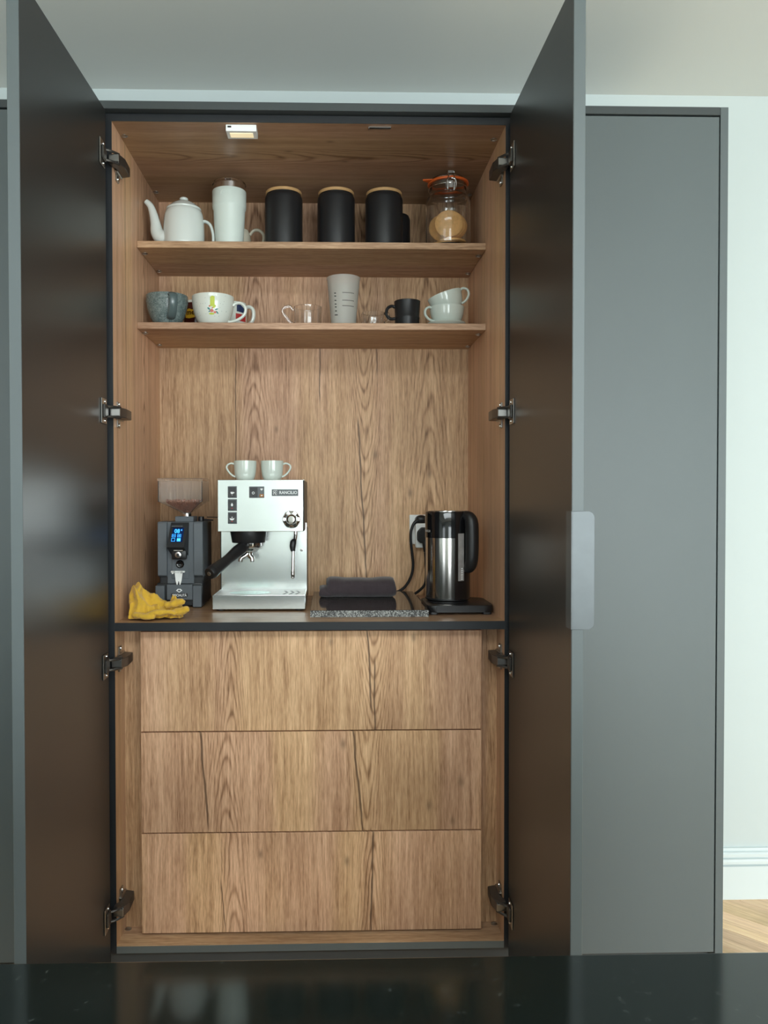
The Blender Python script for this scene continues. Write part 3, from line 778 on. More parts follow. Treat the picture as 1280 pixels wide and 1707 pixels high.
# mug with flag colours behind
um = thing('flag_mug', 'white mug with navy and red print behind the floral mug', 'mug', (-.241, .432, Z2))
b = MB(); b.lathe(wall_prof([(.036, 0), (.0385, .003), (.0395, .01), (.0395, .094), (.0385, .096)], .004), 40); b.build('body', MAT['floral'], um)
b = MB(); decal(b, [(-.015, -.008), (.020, -.012), (.020, .012), (.010, .004), (-.002, .012), (-.015, .012)], .0396, (0, 0), .75, .074); b.build('print', MAT['navy'], um)
b = MB(); decal(b, [(-.018, -.011), (.020, -.011), (.020, .009), (-.018, .011)], .0396, (0, 0), .75, .049); b.build('print', MAT['red'], um)
b = MB(); ring_handle(b, PI/2-.3, [(.037, .080), (.050, .084), (.0625, .076), (.0655, .058), (.060, .040), (.048, .032), (.036, .033)], .0068, .8); b.build('handle', MAT['floral'], um)
# glass cup with heart-shaped handle
gc = thing('glass_cup', 'clear glass cup with a curled handle, left of the frosted cup', 'cup', (-.0150, .312, Z2))
go = [(.033, 0), (.0365, .003), (.0385, .012), (.0400, .057), (.0400, .0580)]
b = MB(); b.lathe(wall_prof(go, .0030, .006), 48); b.build('body', MAT['glass'], gc)
b = MB(); ring_handle(b, -PI/2, [(.0390, .050), (.0450, .053), (.0480, .0590), (.0560, .0615), (.0680, .0570), (.0720, .0470), (.0650, .034), (.0500, .017), (.0375, .012)], .0036, 1, 6, 10); b.build('handle', MAT['glass'], gc)
# frosted measuring cup
fc = thing('measuring_cup', 'tall frosted plastic measuring cup with dark level lines', 'measuring cup', (.0870, .318, Z2))
mo = [(.0330, 0), (.0345, .002), (.0360, .02), (.0467, .138), (.0480, .1400), (.0480, .1425)]
b = MB(); b.lathe(wall_prof(mo, .0014, .002), 56); b.build('body', MAT['frost'], fc)
mr = prof_r(mo); b = MB()
for zz in (.056, .071, .092):
    decal(b, [(-.006 + .036*i/8, -.0007) for i in range(9)] + [(.030 - .036*i/8, .0007) for i in range(9)], mr, (0, 0), .05, zz)
for i, zz in enumerate((.032, .043, .054, .062, .072, .084, .092)):
    w = .010 if i == 0 else .006
    decal(b, [(-w/2, -.0012), (w/2, -.0020), (w/2, .0006), (-w/2, .0016)], mr, (0, 0), -.60, zz)
b.build('level_marks', MAT['darkprint'], fc)
# small glass
sg = thing('small_glass', 'low clear glass cup between the frosted cup and the black mug', 'cup', (.1730, .325, Z2))
b = MB(); b.lathe(wall_prof([(.030, 0), (.0335, .003), (.0350, .010), (.0355, .041), (.0340, .0445), (.0335, .046)], .0022, .005), 40); b.build('body', MAT['glass'], sg)
b = MB(); ring_handle(b, PI/2-.5, [(.0340, .040), (.044, .042), (.0490, .034), (.046, .022), (.0345, .016)], .0030); b.build('handle', MAT['glass'], sg)
# black mug
bm_ = thing('black_mug', 'small matt black mug on the lower shelf', 'mug', (.2690, .312, Z2))
b = MB(); b.lathe(wall_prof([(.0330, 0), (.0345, .002), (.0350, .006), (.0350, .024), (.0358, .026), (.0358, .030), (.0350, .032), (.0372, .072), (.0378, .0750), (.0370, .0760)], .0036), 48); b.build('body', MAT['mat_black'], bm_)
b = MB(); ring_handle(b, -PI/2+.1, [(.0360, .059), (.045, .062), (.0560, .056), (.0605, .043), (.0560, .031), (.047, .0255), (.0345, .027)], .0052, .85); b.build('handle', MAT['mat_black'], bm_)
# stacked celadon cups with saucer
scx, scy = .3815, .3150
b = MB(); b.lathe([(0, 0), (.030, 0), (.032, .002), (.052, .0085), (.0560, .0130), (.0555, .0142), (.050, .0105), (.030, .0055), (0, .005)], 48)
o = b.build('saucer', MAT['ceram'], loc=(scx, scy, Z2)); tag(o, 'pale celadon saucer under the stacked cups', 'saucer')
def tea_cup(name, label, loc, rot, az):
    c = thing(name, label, 'cup', loc, 0, 'stacked celadon cups'); c.rotation_euler = rot
    pr = smooth_prof([(.026, 0), (.030, .002), (.0400, .014), (.0465, .032), (.0490, .047), (.0498, .0545)], 4)
    b = MB(); b.lathe(wall_prof(pr, .0032), 52); b.build('body', MAT['ceram'], c)
    b = MB(); ring_handle(b, az, [(.0465, .050), (.056, .052), (.0660, .044), (.0660, .030), (.055, .018), (.0400, .013)], .0050, .7); b.build('handle', MAT['ceram'], c)
tea_cup('tea_cup', 'lower of the two stacked pale celadon cups, upright on its saucer', (scx+.002, scy, Z2+.0058), (0, 0, 0), -PI/2+.25)
tea_cup('tea_cup', 'upper celadon cup tilted inside the lower one', (scx+.0115, scy, Z2+.0450), (0, -.32, 0), PI/2-.35)

# ------------------------------------------------------------------ counter: coffee grinder
gr = thing('coffee_grinder', 'anthracite coffee grinder with blue display and clear bean hopper', 'coffee grinder', (-.3695, .26, ZD))
GX = lambda p: -.4313 + (p-263)*.001664 + .3695
GZ = lambda p: 1.3408 - (p-797)*.0016745 - ZD
GD = .175                                      # depth of the body
# body: dark core, two outer panels, recessed centre panel
b = MB()
b.box(GX(263.5), GX(336.5), .012, GD, GZ(975), GZ(871), .004, 2)
b.box(GX(259), GX(335.5), .010, GD, .004, GZ(972), .004, 2)
b.build('body', MAT['grindd'], gr)
for x0, x1 in ((262, 277.5), (322, 337.2)):
    b = MB(); b.prism([(0, GZ(959)), (0.010, GZ(962.5)), (.10, GZ(962.5)), (.10, GZ(869.5)), (.004, GZ(869.5)), (0, GZ(872.5))], GX(x0), GX(x1), .0012, 1, plane='yz'); b.build('side_panel', MAT['grind'], gr)
b = MB(); b.box(GX(277.5), GX(322), .006, .06, GZ(973), GZ(870), .001, 1); b.build('centre_panel', MAT['grind'], gr)
b = MB(); b.box(GX(285), GX(314), .0045, .010, GZ(965), GZ(926), .001, 1); b.build('spout_panel', MAT['grind'], gr)
b = MB(); b.box(GX(277), GX(320), -.002, .05, GZ(1000), GZ(974), .0015, 1); b.build('base_panel', MAT['grind'], gr)
for x0, x1, z0 in ((258.3, 273.5, 1012), (320.5, 335.3, 1012)):
    b = MB(); b.box(GX(x0), GX(x1), -.004, .06, GZ(z0) if z0 < 1013 else .0, GZ(976), .0015, 1); b.build('foot_block', MAT['grind'], gr)
for x in (265, 329):
    for y in (.02, .15):
        b = MB(); b.lathe([(0, 0), (.0065, 0), (.0065, .005), (0, .005)], 16, (GX(x), y, 0)); b.build('rubber_foot', MAT['rubber'], gr)
# hopper collar, neck, hopper
b = MB(); b.box(GX(289), GX(320), .020, .085, GZ(870), GZ(861), .0012, 1); b.build('collar', MAT['grind'], gr)
b = MB(); b.lathe([(0, GZ(862)), (.0125, GZ(862)), (.0125, GZ(857.5)), (.0105, GZ(855)), (0, GZ(855))], 24, (GX(305.5), .055, 0)); b.build('neck', MAT['chrome'], gr)
def frustum_shell(levels, t):
    # square shells: levels of (x0, x1, y0, y1, z), open at the top, wall thickness t
    vs, fs = [], []
    L = len(levels)
    for k, off in enumerate((0, t)):
        for x0, x1, y0, y1, z in levels:
            vs += [(x0+off, y0+off, z), (x1-off, y0+off, z), (x1-off, y1-off, z), (x0+off, y1-off, z)]
    for k in (0, 1):
        for i in range(L-1):
            for j in range(4):
                a = k*L*4 + i*4 + j; c = k*L*4 + i*4 + (j+1) % 4
                f = (a, c, c+4, a+4); fs.append(f if k == 0 else f[::-1])
    for j in range(4):
        a, c = (L-1)*4+j, (L-1)*4+(j+1) % 4; fs.append((a, c, c+L*4, a+L*4))
        a, c = j, (j+1) % 4; fs.append((a, a+L*4, c+L*4, c))
    return vs, fs
hx0, hx1, hy0, hy1 = GX(263), GX(337), 0.000, .125
b = MB(); b.add(*frustum_shell([(GX(298.5), GX(312.5), .043, .067, GZ(857)), (GX(298.5), GX(312.5), .043, .067, GZ(855)), (hx0+.006, hx1-.006, hy0+.006, hy1-.006, GZ(837.5)), (hx0, hx1, hy0, hy1, GZ(836)), (hx0, hx1, hy0, hy1, GZ(802))], .0022))
b.build('hopper', MAT['hopper'], gr)
b = MB(); b.box(hx0-.0015, hx1+.0015, hy0-.0015, hy1+.0015, GZ(801.8), GZ(797), .001, 1); b.build('hopper_lid', MAT['hopper'], gr)
# beans
bv, bf = [], []
t = MB(); t.lathe([(0, -.0052)] + [(.0034*math.cos(a), .0052*math.sin(a)) for a in (-1.0, -.4, .2, .8)] + [(0, .0052)], 7)
t.bm.verts.index_update(); base_v = [v.co.copy() for v in t.bm.verts]; base_f = [[v.index for v in f.verts] for f in t.bm.faces]; t.bm.free()
zlo, zhi = GZ(854), GZ(837)
rnd = random.Random(3)
for i in range(420):
    f = rnd.random()**.6
    z = zlo + (zhi-zlo)*f + .002
    cx, cy = GX(305.5) + (GX(300)-GX(305.5))*f, .055 + .008*f
    hwx, hwy = .007 + (.0465-.007)*f, .007 + (.050-.007)*f
    shell = rnd.random() < .65
    x, y = rnd.uniform(-1, 1), rnd.uniform(-1, 1)
    if shell:
        if rnd.random() < .6: y = -1
        else: x = rnd.choice((-1, 1))
    if f > .9: z += .004*rnd.random()
    M = Matrix.Translation((cx + x*hwx*.93, cy + y*hwy*.93, z)) @ Matrix.Rotation(rnd.uniform(0, 6.3), 4, Vector((rnd.uniform(-1, 1), rnd.uniform(-1, 1), rnd.uniform(-1, 1))).normalized())
    n0 = len(bv); bv += [M @ v for v in base_v]; bf += [[n0+k for k in q] for q in base_f]
b = MB(); b.add(bv, bf); tag(b.build('coffee_beans', MAT['bean'], gr), kind='stuff')
# knob and side lever
b = MB(); b.cyl((GX(330), .050, GZ(870.5)), (GX(330), .050, GZ(861.5)), .0088, .0080, 20, .001); b.cyl((GX(338), .07, GZ(863)), (GX(356), .085, GZ(863.5)), .0012, .0012, 8); b.cyl((GX(336), .045, GZ(867)), (GX(350), .055, GZ(868)), .0030, .0020, 10); b.build('dose_knob', MAT['blackp'], gr)
# display head: a leaning wedge
b = MB()
A = [(GX(284.5), .004, GZ(871)), (GX(314), .004, GZ(871)), (GX(309.5), -.034, GZ(911)), (GX(281.5), -.034, GZ(911)),
     (GX(284.5), .010, GZ(871)), (GX(314), .010, GZ(871)), (GX(313), .010, GZ(927)), (GX(285), .010, GZ(927))]
b.add(A, [(0, 1, 2, 3), (4, 7, 6, 5), (0, 4, 5, 1), (3, 2, 6, 7), (0, 3, 7, 4), (1, 5, 6, 2)])
head = b.build('display_head', MAT['grindd'], gr, smooth=False)
def on_head(px, py, lift=.0006):
    f = (py-871)/40
    return Vector((GX(px), .004 - .038*f - lift, GZ(py)))
b = MB()
q = [on_head(288.5, 879.5), on_head(307.2, 879.5), on_head(306.0, 902.5), on_head(286.8, 902.5)]
b.add([p for p in q] + [p + Vector((0, .0008, 0)) for p in q], [(0, 1, 2, 3), (7, 6, 5, 4), (0, 4, 5, 1), (1, 5, 6, 2), (2, 6, 7, 3), (3, 7, 4, 0)])
b.build('screen', MAT['screen'], head, smooth=False)
def head_poly(b, pts, lift=.0014):
    n = len(pts); q = [on_head(x, y, lift) for x, y in pts]
    b.add(q + [p + Vector((0, .0006, 0)) for p in q], [tuple(range(n)), tuple(range(n, 2*n))[::-1]] + [(i, (i+1) % n, n+(i+1) % n, n+i) for i in range(n)])
def head_text(b, s, size, px, py):
    vs, fs = text_geo(s, size, .0002, True)
    b.add([on_head(px + v.x/.001664, py - v.y/.0016745, .0014 + v.z) for v in vs], fs)
b = MB()
head_text(b, '08', .0150, 296.0, 885.2); head_text(b, '4', .0075, 303.2, 883.4)
for x, y in ((291.2, 892.3), (300.2, 892.3), (290.8, 898.9)):
    for x0, x1, y0, y1 in ((-3, 3, -2.5, -2.0), (-3, 3, 2.0, 2.5), (-3, -2.5, -2.0, 2.0), (2.5, 3, -2.0, 2.0)): head_poly(b, [(x+x0, y+y0), (x+x1, y+y0), (x+x1, y+y1), (x+x0, y+y1)])
head_poly(b, [(289.4, 892.0), (293.0, 892.0), (293.0, 892.7), (289.4, 892.7)]); head_poly(b, [(298.4, 892.0), (302, 892.0), (302, 892.7), (298.4, 892.7)]); head_poly(b, [(299.9, 890.8), (300.6, 890.8), (300.6, 893.9), (299.9, 893.9)])
head_poly(b, [(297, 896.4), (303, 896.4), (303, 901.4), (297, 901.4)])
b.build('display_digits', MAT['lcd'], head, smooth=False)
b = MB(); b.box(GX(287), GX(305), -.0345, -.0330, GZ(877.4), GZ(876.2)); 
b.build('display_slot', MAT['grind'], head, smooth=False).location = (0, .024, 0)
# chute mechanism under the head
b = MB(); b.box(GX(287), GX(311), -.016, .006, GZ(932), GZ(915), .003, 2); b.cyl((GX(298), -.022, GZ(924.5)), (GX(298), .004, GZ(924.5)), .0105, .0105, 20, .001); b.build('chute', MAT['blackp'], gr)
b = MB(); b.lathe([(.0040, 0), (.0085, .0015), (.0085, .004), (.0040, .005)], 20, M=Matrix.Translation((GX(298.5), -.018, GZ(924))) @ Matrix.Rotation(PI/2, 4, 'X')); b.cyl((GX(291), -.018, GZ(917)), (GX(306), -.018, GZ(917)), .0022, .0022, 10); b.build('chute_spring', MAT['nickel'], gr)
b = MB(); b.lathe([(0, 0), (.0112, 0), (.0112, .004), (.0085, .006), (.0060, .005), (0, .0055)], 28, M=Matrix.Translation((GX(299.2), .0045, GZ(940.3))) @ Matrix.Rotation(PI/2, 4, 'X')); b.build('start_button', MAT['blackgl'], gr)
# fork that carries the filter holder
b = MB()
b.box(GX(284.2), GX(307.3), -.004, .006, GZ(954.2), GZ(951.6), .0006, 1)
b.prism([(GX(290.5), GZ(954.5)), (GX(304.2), GZ(954.5)), (GX(302.2), GZ(967.5)), (GX(300.2), GZ(974.5)), (GX(298.5), GZ(974.5)), (GX(298.3), GZ(968.5)), (GX(296.2), GZ(968.5)), (GX(295.8), GZ(974.5)), (GX(293.8), GZ(974.5)), (GX(292.2), GZ(967.5))], -.0045, -.0015, .0005, 1)
for x in (291, 303): b.cyl((GX(x), .003, GZ(953)), (GX(x), -.036, GZ(953.5)), .0022, .0022, 10)
b.cyl((GX(297.5), -.0065, GZ(964.5)), (GX(297.5), -.0040, GZ(964.5)), .0028, .0028, 14)
b.build('holder_fork', MAT['whitep'], gr)
# badge
b = MB(); b.prism(rrect(GX(284.5), GX(312.2), GZ(995.4), GZ(988.6), .004), -.0032, -.0018); b.build('badge', MAT['grindd'], gr)
b = MB(); text_front(b, 'SPECIALITÀ', .0098, GX(298.3), -.0034, GZ(992.2), .80, .0002, True)
c_ = (GX(298), GZ(984.2))
P_ = [(-.0088, 0), (-.004, .0048), (.004, .0048), (.0088, 0), (0, -.0058)]
p2 = [(c_[0]+x, c_[1]+z) for x, z in P_]
b.prism(p2, -.0030, -.0018); b.build('lettering', MAT['whitei'], gr, smooth=False)
b = MB(); b.prism([(c_[0]+x*.52, c_[1]+z*.52) for x, z in P_], -.0034, -.0028); b.build('emblem', MAT['grind'], gr, smooth=False)

# ------------------------------------------------------------------ counter: espresso machine
em = thing('espresso_machine', 'polished steel espresso machine with black portafilter handle', 'espresso machine', (-.1447, .185, ZD))
TX = lambda p: -.2701 + (p-354)*.001618 + .1447          # tray front plane
TZ = lambda p: 1.0224 - (p-992.5)*.00167 - ZD
UX = lambda p: -.2594 + (p-362.5)*.0016352 + .1447       # upper box front plane, .03 behind
UZ = lambda p: 1.3348 - (p-800)*.001647 - ZD
ZB = TZ(994)                                         # tray surface height (at the back)
yb = .150                                                 # backsplash
b = MB(); b.box(UX(363.5), UX(507.0), .034, .310, UZ(886)+.001, UZ(800.8), .001, 1); b.build('housing', MAT['grindd'], em, smooth=False)
b = MB(); b.box(TX(354.6), TX(508.2), yb+.004, .300, .010, UZ(886)+.001, .001, 1); b.build('rear_column', MAT['grindd'], em, smooth=False)
b = MB(); b.box(UX(362.5), UX(505.3), .030, .036, UZ(886), UZ(799.8), .0012, 2); fp = b.build('front_panel', MAT['steel'], em)
b = MB(); b.box(UX(363.5), UX(507.2), .036, .312, UZ(800.8), UZ(799.6), .0004, 1); b.build('cup_tray', MAT['steel'], em, smooth=False)
b = MB(); b.box(-.1215, .1248, yb, yb+.004, ZB, UZ(886)+.02); b.build('backsplash', MAT['steel'], em, smooth=False)
# drip tray
b = MB(); b.box(TX(354), TX(509), 0, .004, TZ(1015.5), TZ(992.5), .0010, 2); b.box(TX(354), TX(355.4), .004, yb, TZ(1015.5), TZ(992.5)); b.box(TX(507.6), TX(509), .004, yb, TZ(1015.5), TZ(992.5)); b.box(TX(355), TX(508), .004, yb, TZ(1015.5), TZ(1012)); b.build('drip_tray', MAT['steel'], em)
def plate_with_holes():
    t = MB()
    z1 = TZ(992.5)-.0012; z0 = z1-.0016
    x0, x1, y0, y1 = TX(355.4), TX(507.6), .004, yb
    t.box(x0, x1, y0, y1, z0, z1)
    return t, z1, x0, x1, y0, y1
t, z1, x0, x1, y0, y1 = plate_with_holes(); t.build('drip_grid', MAT['grid'], em, smooth=False)
b = MB(); b.prism(disc(TX(413), .068, .058, 40, .040), z1-.001, z1+.0004, plane='xy'); b.build('oval_well', pbr('steel_well', (.45, .60, .58), .22, metal=1), em, smooth=False)
for i in range(3):
    cx = TX(473 + i*10.5)
    b = MB(); b.prism([(cx-.006, .030), (cx+.000, .030), (cx+.009, .068), (cx, .106), (cx-.006, .106), (cx+.003, .068)], z1-.001, z1+.0004, plane='xy'); b.build('chevron_slot', MAT['greyb'], em, smooth=False)
for x in (366, 498):
    for y in (.03, .27):
        b = MB(); b.lathe([(0, 0), (.0125, 0), (.0115, TZ(1015.5)+.001), (0, TZ(1015.5)+.001)], 20, (TX(x), y, 0)); b.build('foot', MAT['rubber'], em)
# switches
def rocker(px0, px1, py0, py1):
    b = MB(); b.box(UX(px0), UX(px1), .0275, .032, UZ(py1), UZ(py0), .0008, 1); f = b.build('switch', MAT['greyb'], em, smooth=False)
    b = MB(); b.prism([(.0280, UZ(py1-1.6)), (.0225, UZ(py1-2.2)), (.0258, UZ((py0+py1)/2-2)), (.0265, UZ(py0+1.6)), (.029, UZ(py0+1.6))], UX(px0+1.4), UX(px1-1.4), plane='yz'); b.build('rocker', MAT['blackp'], f, smooth=False)
    return f
cxp = 387.2
f1 = rocker(379.6, 394.8, 810.5, 830); f2 = rocker(379.6, 394.8, 832, 851.5); f3 = rocker(379.6, 394.8, 853.5, 873)
def icon(f, polys, mat=None):
    b = MB()
    for p in polys: b.prism([(UX(x), UZ(y)) for x, y in p], .0212, .0222)
    b.build('icon', mat or MAT['whitei'], f, smooth=False)
icon(f1, [[(384.6, 820), (390, 820), (389.4, 822.6), (388.2, 823.6), (386.2, 823.6), (385.2, 822.6)], [(390, 820.4), (391.2, 820.8), (391.0, 822), (389.8, 822.4)], [(386.8, 825), (388, 825), (387.4, 826)]])
icon(f2, [[(387.1, 838), (388.9, 841), (388.6, 843), (387.1, 844), (385.6, 843), (385.3, 841)]])
icon(f3, [[(387.1, 860.5), (387.9, 862.6), (387.1, 863.6), (386.3, 862.6)], [(383.2, 863.4), (386, 864.2), (388.2, 864.2), (391, 863.4), (390.2, 866), (388, 867), (386.2, 867), (384, 866)]])
for f, y in ((f2, 847), (f3, 868.8)): icon(f, [[(386.3, y-.6), (388.1, y-.6), (388.1, y+.7), (386.3, y+.7)]], MAT['red'])
b = MB(); b.box(UX(415.2), UX(440.5), .0275, .032, UZ(830), UZ(811), .0008, 1); ms = b.build('main_switch', MAT['greyb'], em, smooth=False)
b = MB(); b.prism([(.0280, UZ(828.4)), (.0235, UZ(828)), (.0258, UZ(819)), (.0265, UZ(812.6)), (.029, UZ(812.6))], UX(416.6), UX(429.4), plane='yz'); b.build('rocker', MAT['blackp'], ms, smooth=False)
b = MB(); b.lathe([(.0022, 0), (.0036, 0), (.0036, .0006), (.0022, .0006), (.0022, 0)], 20, M=Matrix.Translation((UX(422.4), .0240, UZ(821.8))) @ Matrix.Rotation(PI/2, 4, 'X')); b.build('icon', MAT['whitei'], ms)
b = MB(); b.prism([(UX(x), UZ(y)) for x, y in ((436, 818), (433.8, 815.4), (434.8, 814), (436, 814.8), (437.3, 814), (438.3, 815.4))], .0266, .0276); b.build('indicator', MAT['whitei'], ms, smooth=False)
b = MB(); b.box(UX(432.6), UX(439.4), .0262, .0277, UZ(828.6), UZ(823.6), .0005, 1); b.build('indicator', MAT['amber'], ms, smooth=False)
b = MB(); b.prism([(UX(x), UZ(y)) for x, y in ((434.6, 825.2), (437.8, 825.2), (437, 827), (435.4, 827))], .0256, .0264); b.build('icon', MAT['whitei'], ms, smooth=False)
b = MB(); b.box(UX(453), UX(497.2), .0285, .031, UZ(826.8), UZ(815.8), .0006, 1); bd = b.build('badge', MAT['greyb'], em, smooth=False)
b = MB(); text_front(b, 'RANCILIO', .0115, UX(480.4), .0282, UZ(821.3), .94, .0003, True)
for sx, sz in ((-1, 1), (1, 1), (-1, -1), (1, -1)):       # clover-like emblem of four loops
    cx, cz = UX(458.7) + sx*.0026, UZ(821.2) + sz*.0032
    b.tube([(cx + .0024*math.cos(a), .0281, cz + .0028*math.sin(a)) for a in [2*PI*i/12 + (0 if sx*sz > 0 else .4) for i in range(11 if sx*sz < 0 else 9)]], .0006, 6, 1)
b.build('lettering', MAT['whitei'], bd)
# steam knob with lobes
M = Matrix.Translation((UX(486.2), .030, UZ(865.3))) @ Matrix.Rotation(PI/2, 4, 'X')
t = bmesh.new(); N = 60; rings = []
for (r, z, lob) in ((.0240, 0, 0), (.0252, .004, .2), (.0252, .010, 1), (.0246, .018, 1), (.0225, .022, 1), (.0150, .0235, 0), (.0140, .0220, 0)):
    rings.append([t.verts.new(((r - lob*.0022*(1-abs(math.cos(3*a)))) * math.cos(a), (r - lob*.0022*(1-abs(math.cos(3*a)))) * math.sin(a), z)) for a in [2*PI*i/N for i in range(N)]])
for r0, r1 in zip(rings, rings[1:]):
    for i in range(N): t.faces.new((r0[i], r0[(i+1) % N], r1[(i+1) % N], r1[i]))
t.faces.new(rings[-1])
b = MB(); b.merge(t, M); kn = b.build('steam_knob', MAT['chrome'], em, ang=50)
b = MB(); b.lathe([(0, .0215), (.0135, .0215), (.0135, .0245), (.0118, .0262), (.0095, .0250), (.0090, .0238), (0, .0242)], 36, M=M); b.build('knob_cap', MAT['steelb'], kn)
b = MB(); b.lathe([(.0142, .0215), (.0165, .0215), (.0165, .0228), (.0142, .0228)], 36, M=M); b.build('knob_ring', MAT['blackp'], kn)
for a in (.5, 2.6, 4.7):
    b = MB(); b.lathe([(.0185, .0190), (.0226, .0185), (.0226, .0222), (.0185, .0228)], 8, M=M @ Matrix.Rotation(a, 4, 'Z') @ Matrix.Scale(.25, 4, Vector((0, 1, 0))) if False else M @ Matrix.Rotation(a, 4, 'Z') @ Matrix.Translation((.0175, 0, .0205)) @ Matrix.Scale(.20, 4)); b.build('knob_dot', MAT['blackp'], kn)
# group head and portafilter
gx_, gy_ = UX(410.5), .088
b = MB(); b.lathe([(0, UZ(906)), (.0455, UZ(906)), (.0468, UZ(904.5)), (.0515, UZ(887)), (.0515, UZ(886)), (0, UZ(886))], 48, (gx_, gy_, 0)); b.build('group_bezel', MAT['blackp'], em)
pf = MB(); pf.lathe([(0, UZ(921)), (.022, UZ(921)), (.026, UZ(917)), (.0300, UZ(915)), (.0325, UZ(911)), (.0325, UZ(905)), (0, UZ(905))], 40, (gx_+.003, gy_, 0))
pfo = pf.build('portafilter', MAT['chrome'], em)
b = MB()
sx0 = gx_ + .002
b.cyl((sx0, gy_-.012, UZ(916)), (sx0, gy_-.012, UZ(924)), .0105, .0095, 20)
for sg in (-1, 1):
    b.tube([(sx0, gy_-.012, UZ(922)), (sx0+sg*.007-.004, gy_-.016, UZ(928)), (sx0+sg*.0150-.006, gy_-.019, UZ(932)), (sx0+sg*.0165-.007, gy_-.020, UZ(938))], [.0085, .0075, .0065, .0058], 14, 5)
b.build('spout', MAT['chrome'], pfo)
hx = (UX(402), gy_-.028, UZ(914)); 
b = MB()
b.tube([(gx_-.004, gy_-.020, UZ(911)), (UX(401), gy_-.042, UZ(914.5)), (UX(394), gy_-.064, UZ(920)), (UX(383), gy_-.100, UZ(930)), (UX(371), gy_-.134, UZ(940)), (UX(362), gy_-.158, UZ(947)), (UX(358.5), gy_-.167, UZ(949.5))],
       [.0105, .0168, .0168, .0138, .0155, .0180, .0150], 22, 6)
b.build('handle', MAT['blackp'], pfo)
b = MB(); b.lathe([(0, 0), (.0055, 0), (.0045, .0012), (0, .0016)], 16, M=Matrix.Translation((UX(358.2), gy_-.1675, UZ(949.6))) @ Vector((-.30, -.9, -.2)).to_track_quat('Z', 'Y').to_matrix().to_4x4()); b.build('handle_cap', MAT['nickel'], pfo)
# steam wand
b = MB(); b.tube([(UX(491.5), .070, UZ(884)), (UX(491.6), .070, UZ(892)), (UX(490.6), .066, UZ(900)), (UX(488.2), .060, UZ(908)), (UX(487.4), .056, UZ(930)), (UX(487.2), .050, UZ(962)), (UX(487.2), .0495, UZ(964.5))], [.0052, .0052, .0048, .0045, .0043, .0045, .0030], 14, 6); wd = b.build('steam_wand', MAT['chrome'], em)
b = MB(); b.tube([(UX(490.0), .064, UZ(901.5)), (UX(487.8), .060, UZ(905)), (UX(486.8), .058, UZ(912)), (UX(487.3), .0565, UZ(920))], [.0062, .0090, .0088, .0058], 16, 5); b.build('wand_grip', MAT['blackp'], wd)
b = MB(); b.cyl((UX(487.2), .0508, UZ(953)), (UX(487.2), .0497, UZ(963)), .0051, .0050, 14, .0008); b.build('wand_tip', MAT['steelb'], wd)
b = MB(); b.lathe([(0, 0), (.0042, 0), (.0042, .002), (.002, .0026), (0, .0014)], 18, M=Matrix.Translation((.1100, yb, UZ(921.5))) @ Matrix.Rotation(PI/2, 4, 'X')); b.build('screw', MAT['nickel'], em)

# cups on the machine
def espresso_cup(x, az, label):
    c = thing('espresso_cup', label, 'cup', (x, .300, ZD + UZ(799.6)), 0, 'espresso cups on the machine')
    pr = smooth_prof([(.0210, 0), (.0240, .0015), (.0285, .012), (.0312, .030), (.0322, .047), (.0325, .0550)], 4)
    b = MB(); b.lathe(wall_prof(pr, .0028), 44); b.build('body', MAT['ceram'], c)
    b = MB(); ring_handle(b, az, [(.0315, .046), (.040, .0480), (.0500, .043), (.0520, .034), (.0440, .021), (.0340, .0125), (.0270, .010)], .0031, .9); b.build('handle', MAT['ceram'], c)
espresso_cup(-.1930, -PI/2+.05, 'small pale cup with handle to the left on the espresso machine')
espresso_cup(-.1165, PI/2-.05, 'small pale cup with handle to the right on the espresso machine')

# ------------------------------------------------------------------ counter: granite slab, towel, kettle, socket, cords, cloth
sl = thing('granite_slab', 'dark polished granite slab with rough edges on the counter', 'slab', (.1490, .0735, ZD))
b = MB(); b.box(-.1525, .1530, .0010, .405, .0, .0168); b.build('core', MAT['slabedge'], sl, smooth=False)
b = MB(); b.box(-.1525, .1530, .0010, .405, .0168, .0177, .0003, 1); b.build('polished_face', MAT['slabtop'], sl, smooth=False)
def towel():
    t = MB(); rn = random.Random(5)
    def fold(x0, x1, yc, hy, z0, z1, sk, nx=40, na=28):
        vs, fs = [], []
        for i in range(nx+1):
            u = i/nx; x = x0 + (x1-x0)*u
            e = 1 - .12*max(0, abs(2*u-1)-.92)/.08
            for k in range(na):
                a = 2*PI*k/na
                ca, sa = math.cos(a), math.sin(a)
                p = 3.2
                rr = (abs(ca)**p + abs(sa)**p)**(-1/p)
                w = 1 + .03*math.sin(9*u+2*a) + .02*math.sin(23*u+a*3)
                y = yc + hy*rr*ca*w*e + sk*(u-.5)
                z = (z0+z1)/2 + (z1-z0)/2*rr*sa*e*(1 + (.05*math.sin(7*u+1)+.03*math.sin(17*u) if sa > 0 else 0))
                vs.append((x + .003*math.sin(a*2+1)*(1 if u > .5 else -1)*(u in (0, 1)), y, max(z, z0)))
        for i in range(nx):
            for k in range(na):
                j = (k+1) % na; fs.append((i*na+k, i*na+j, (i+1)*na+j, (i+1)*na+k))
        fs.append(tuple(range(na))[::-1]); fs.append(tuple(nx*na+k for k in range(na)))
        t.add(vs, fs)
    fold(-.109, .095, .0, .046, 0, .031, .004)
    fold(-.089, .108, -.002, .052, .0002, .0545, -.004)
    return t
tw = towel().build('folded_towel', MAT['towel'], loc=(.1275, .365, ZD+.0178), ang=60)
tag(tw, 'folded charcoal towel lying on the granite slab', 'towel')

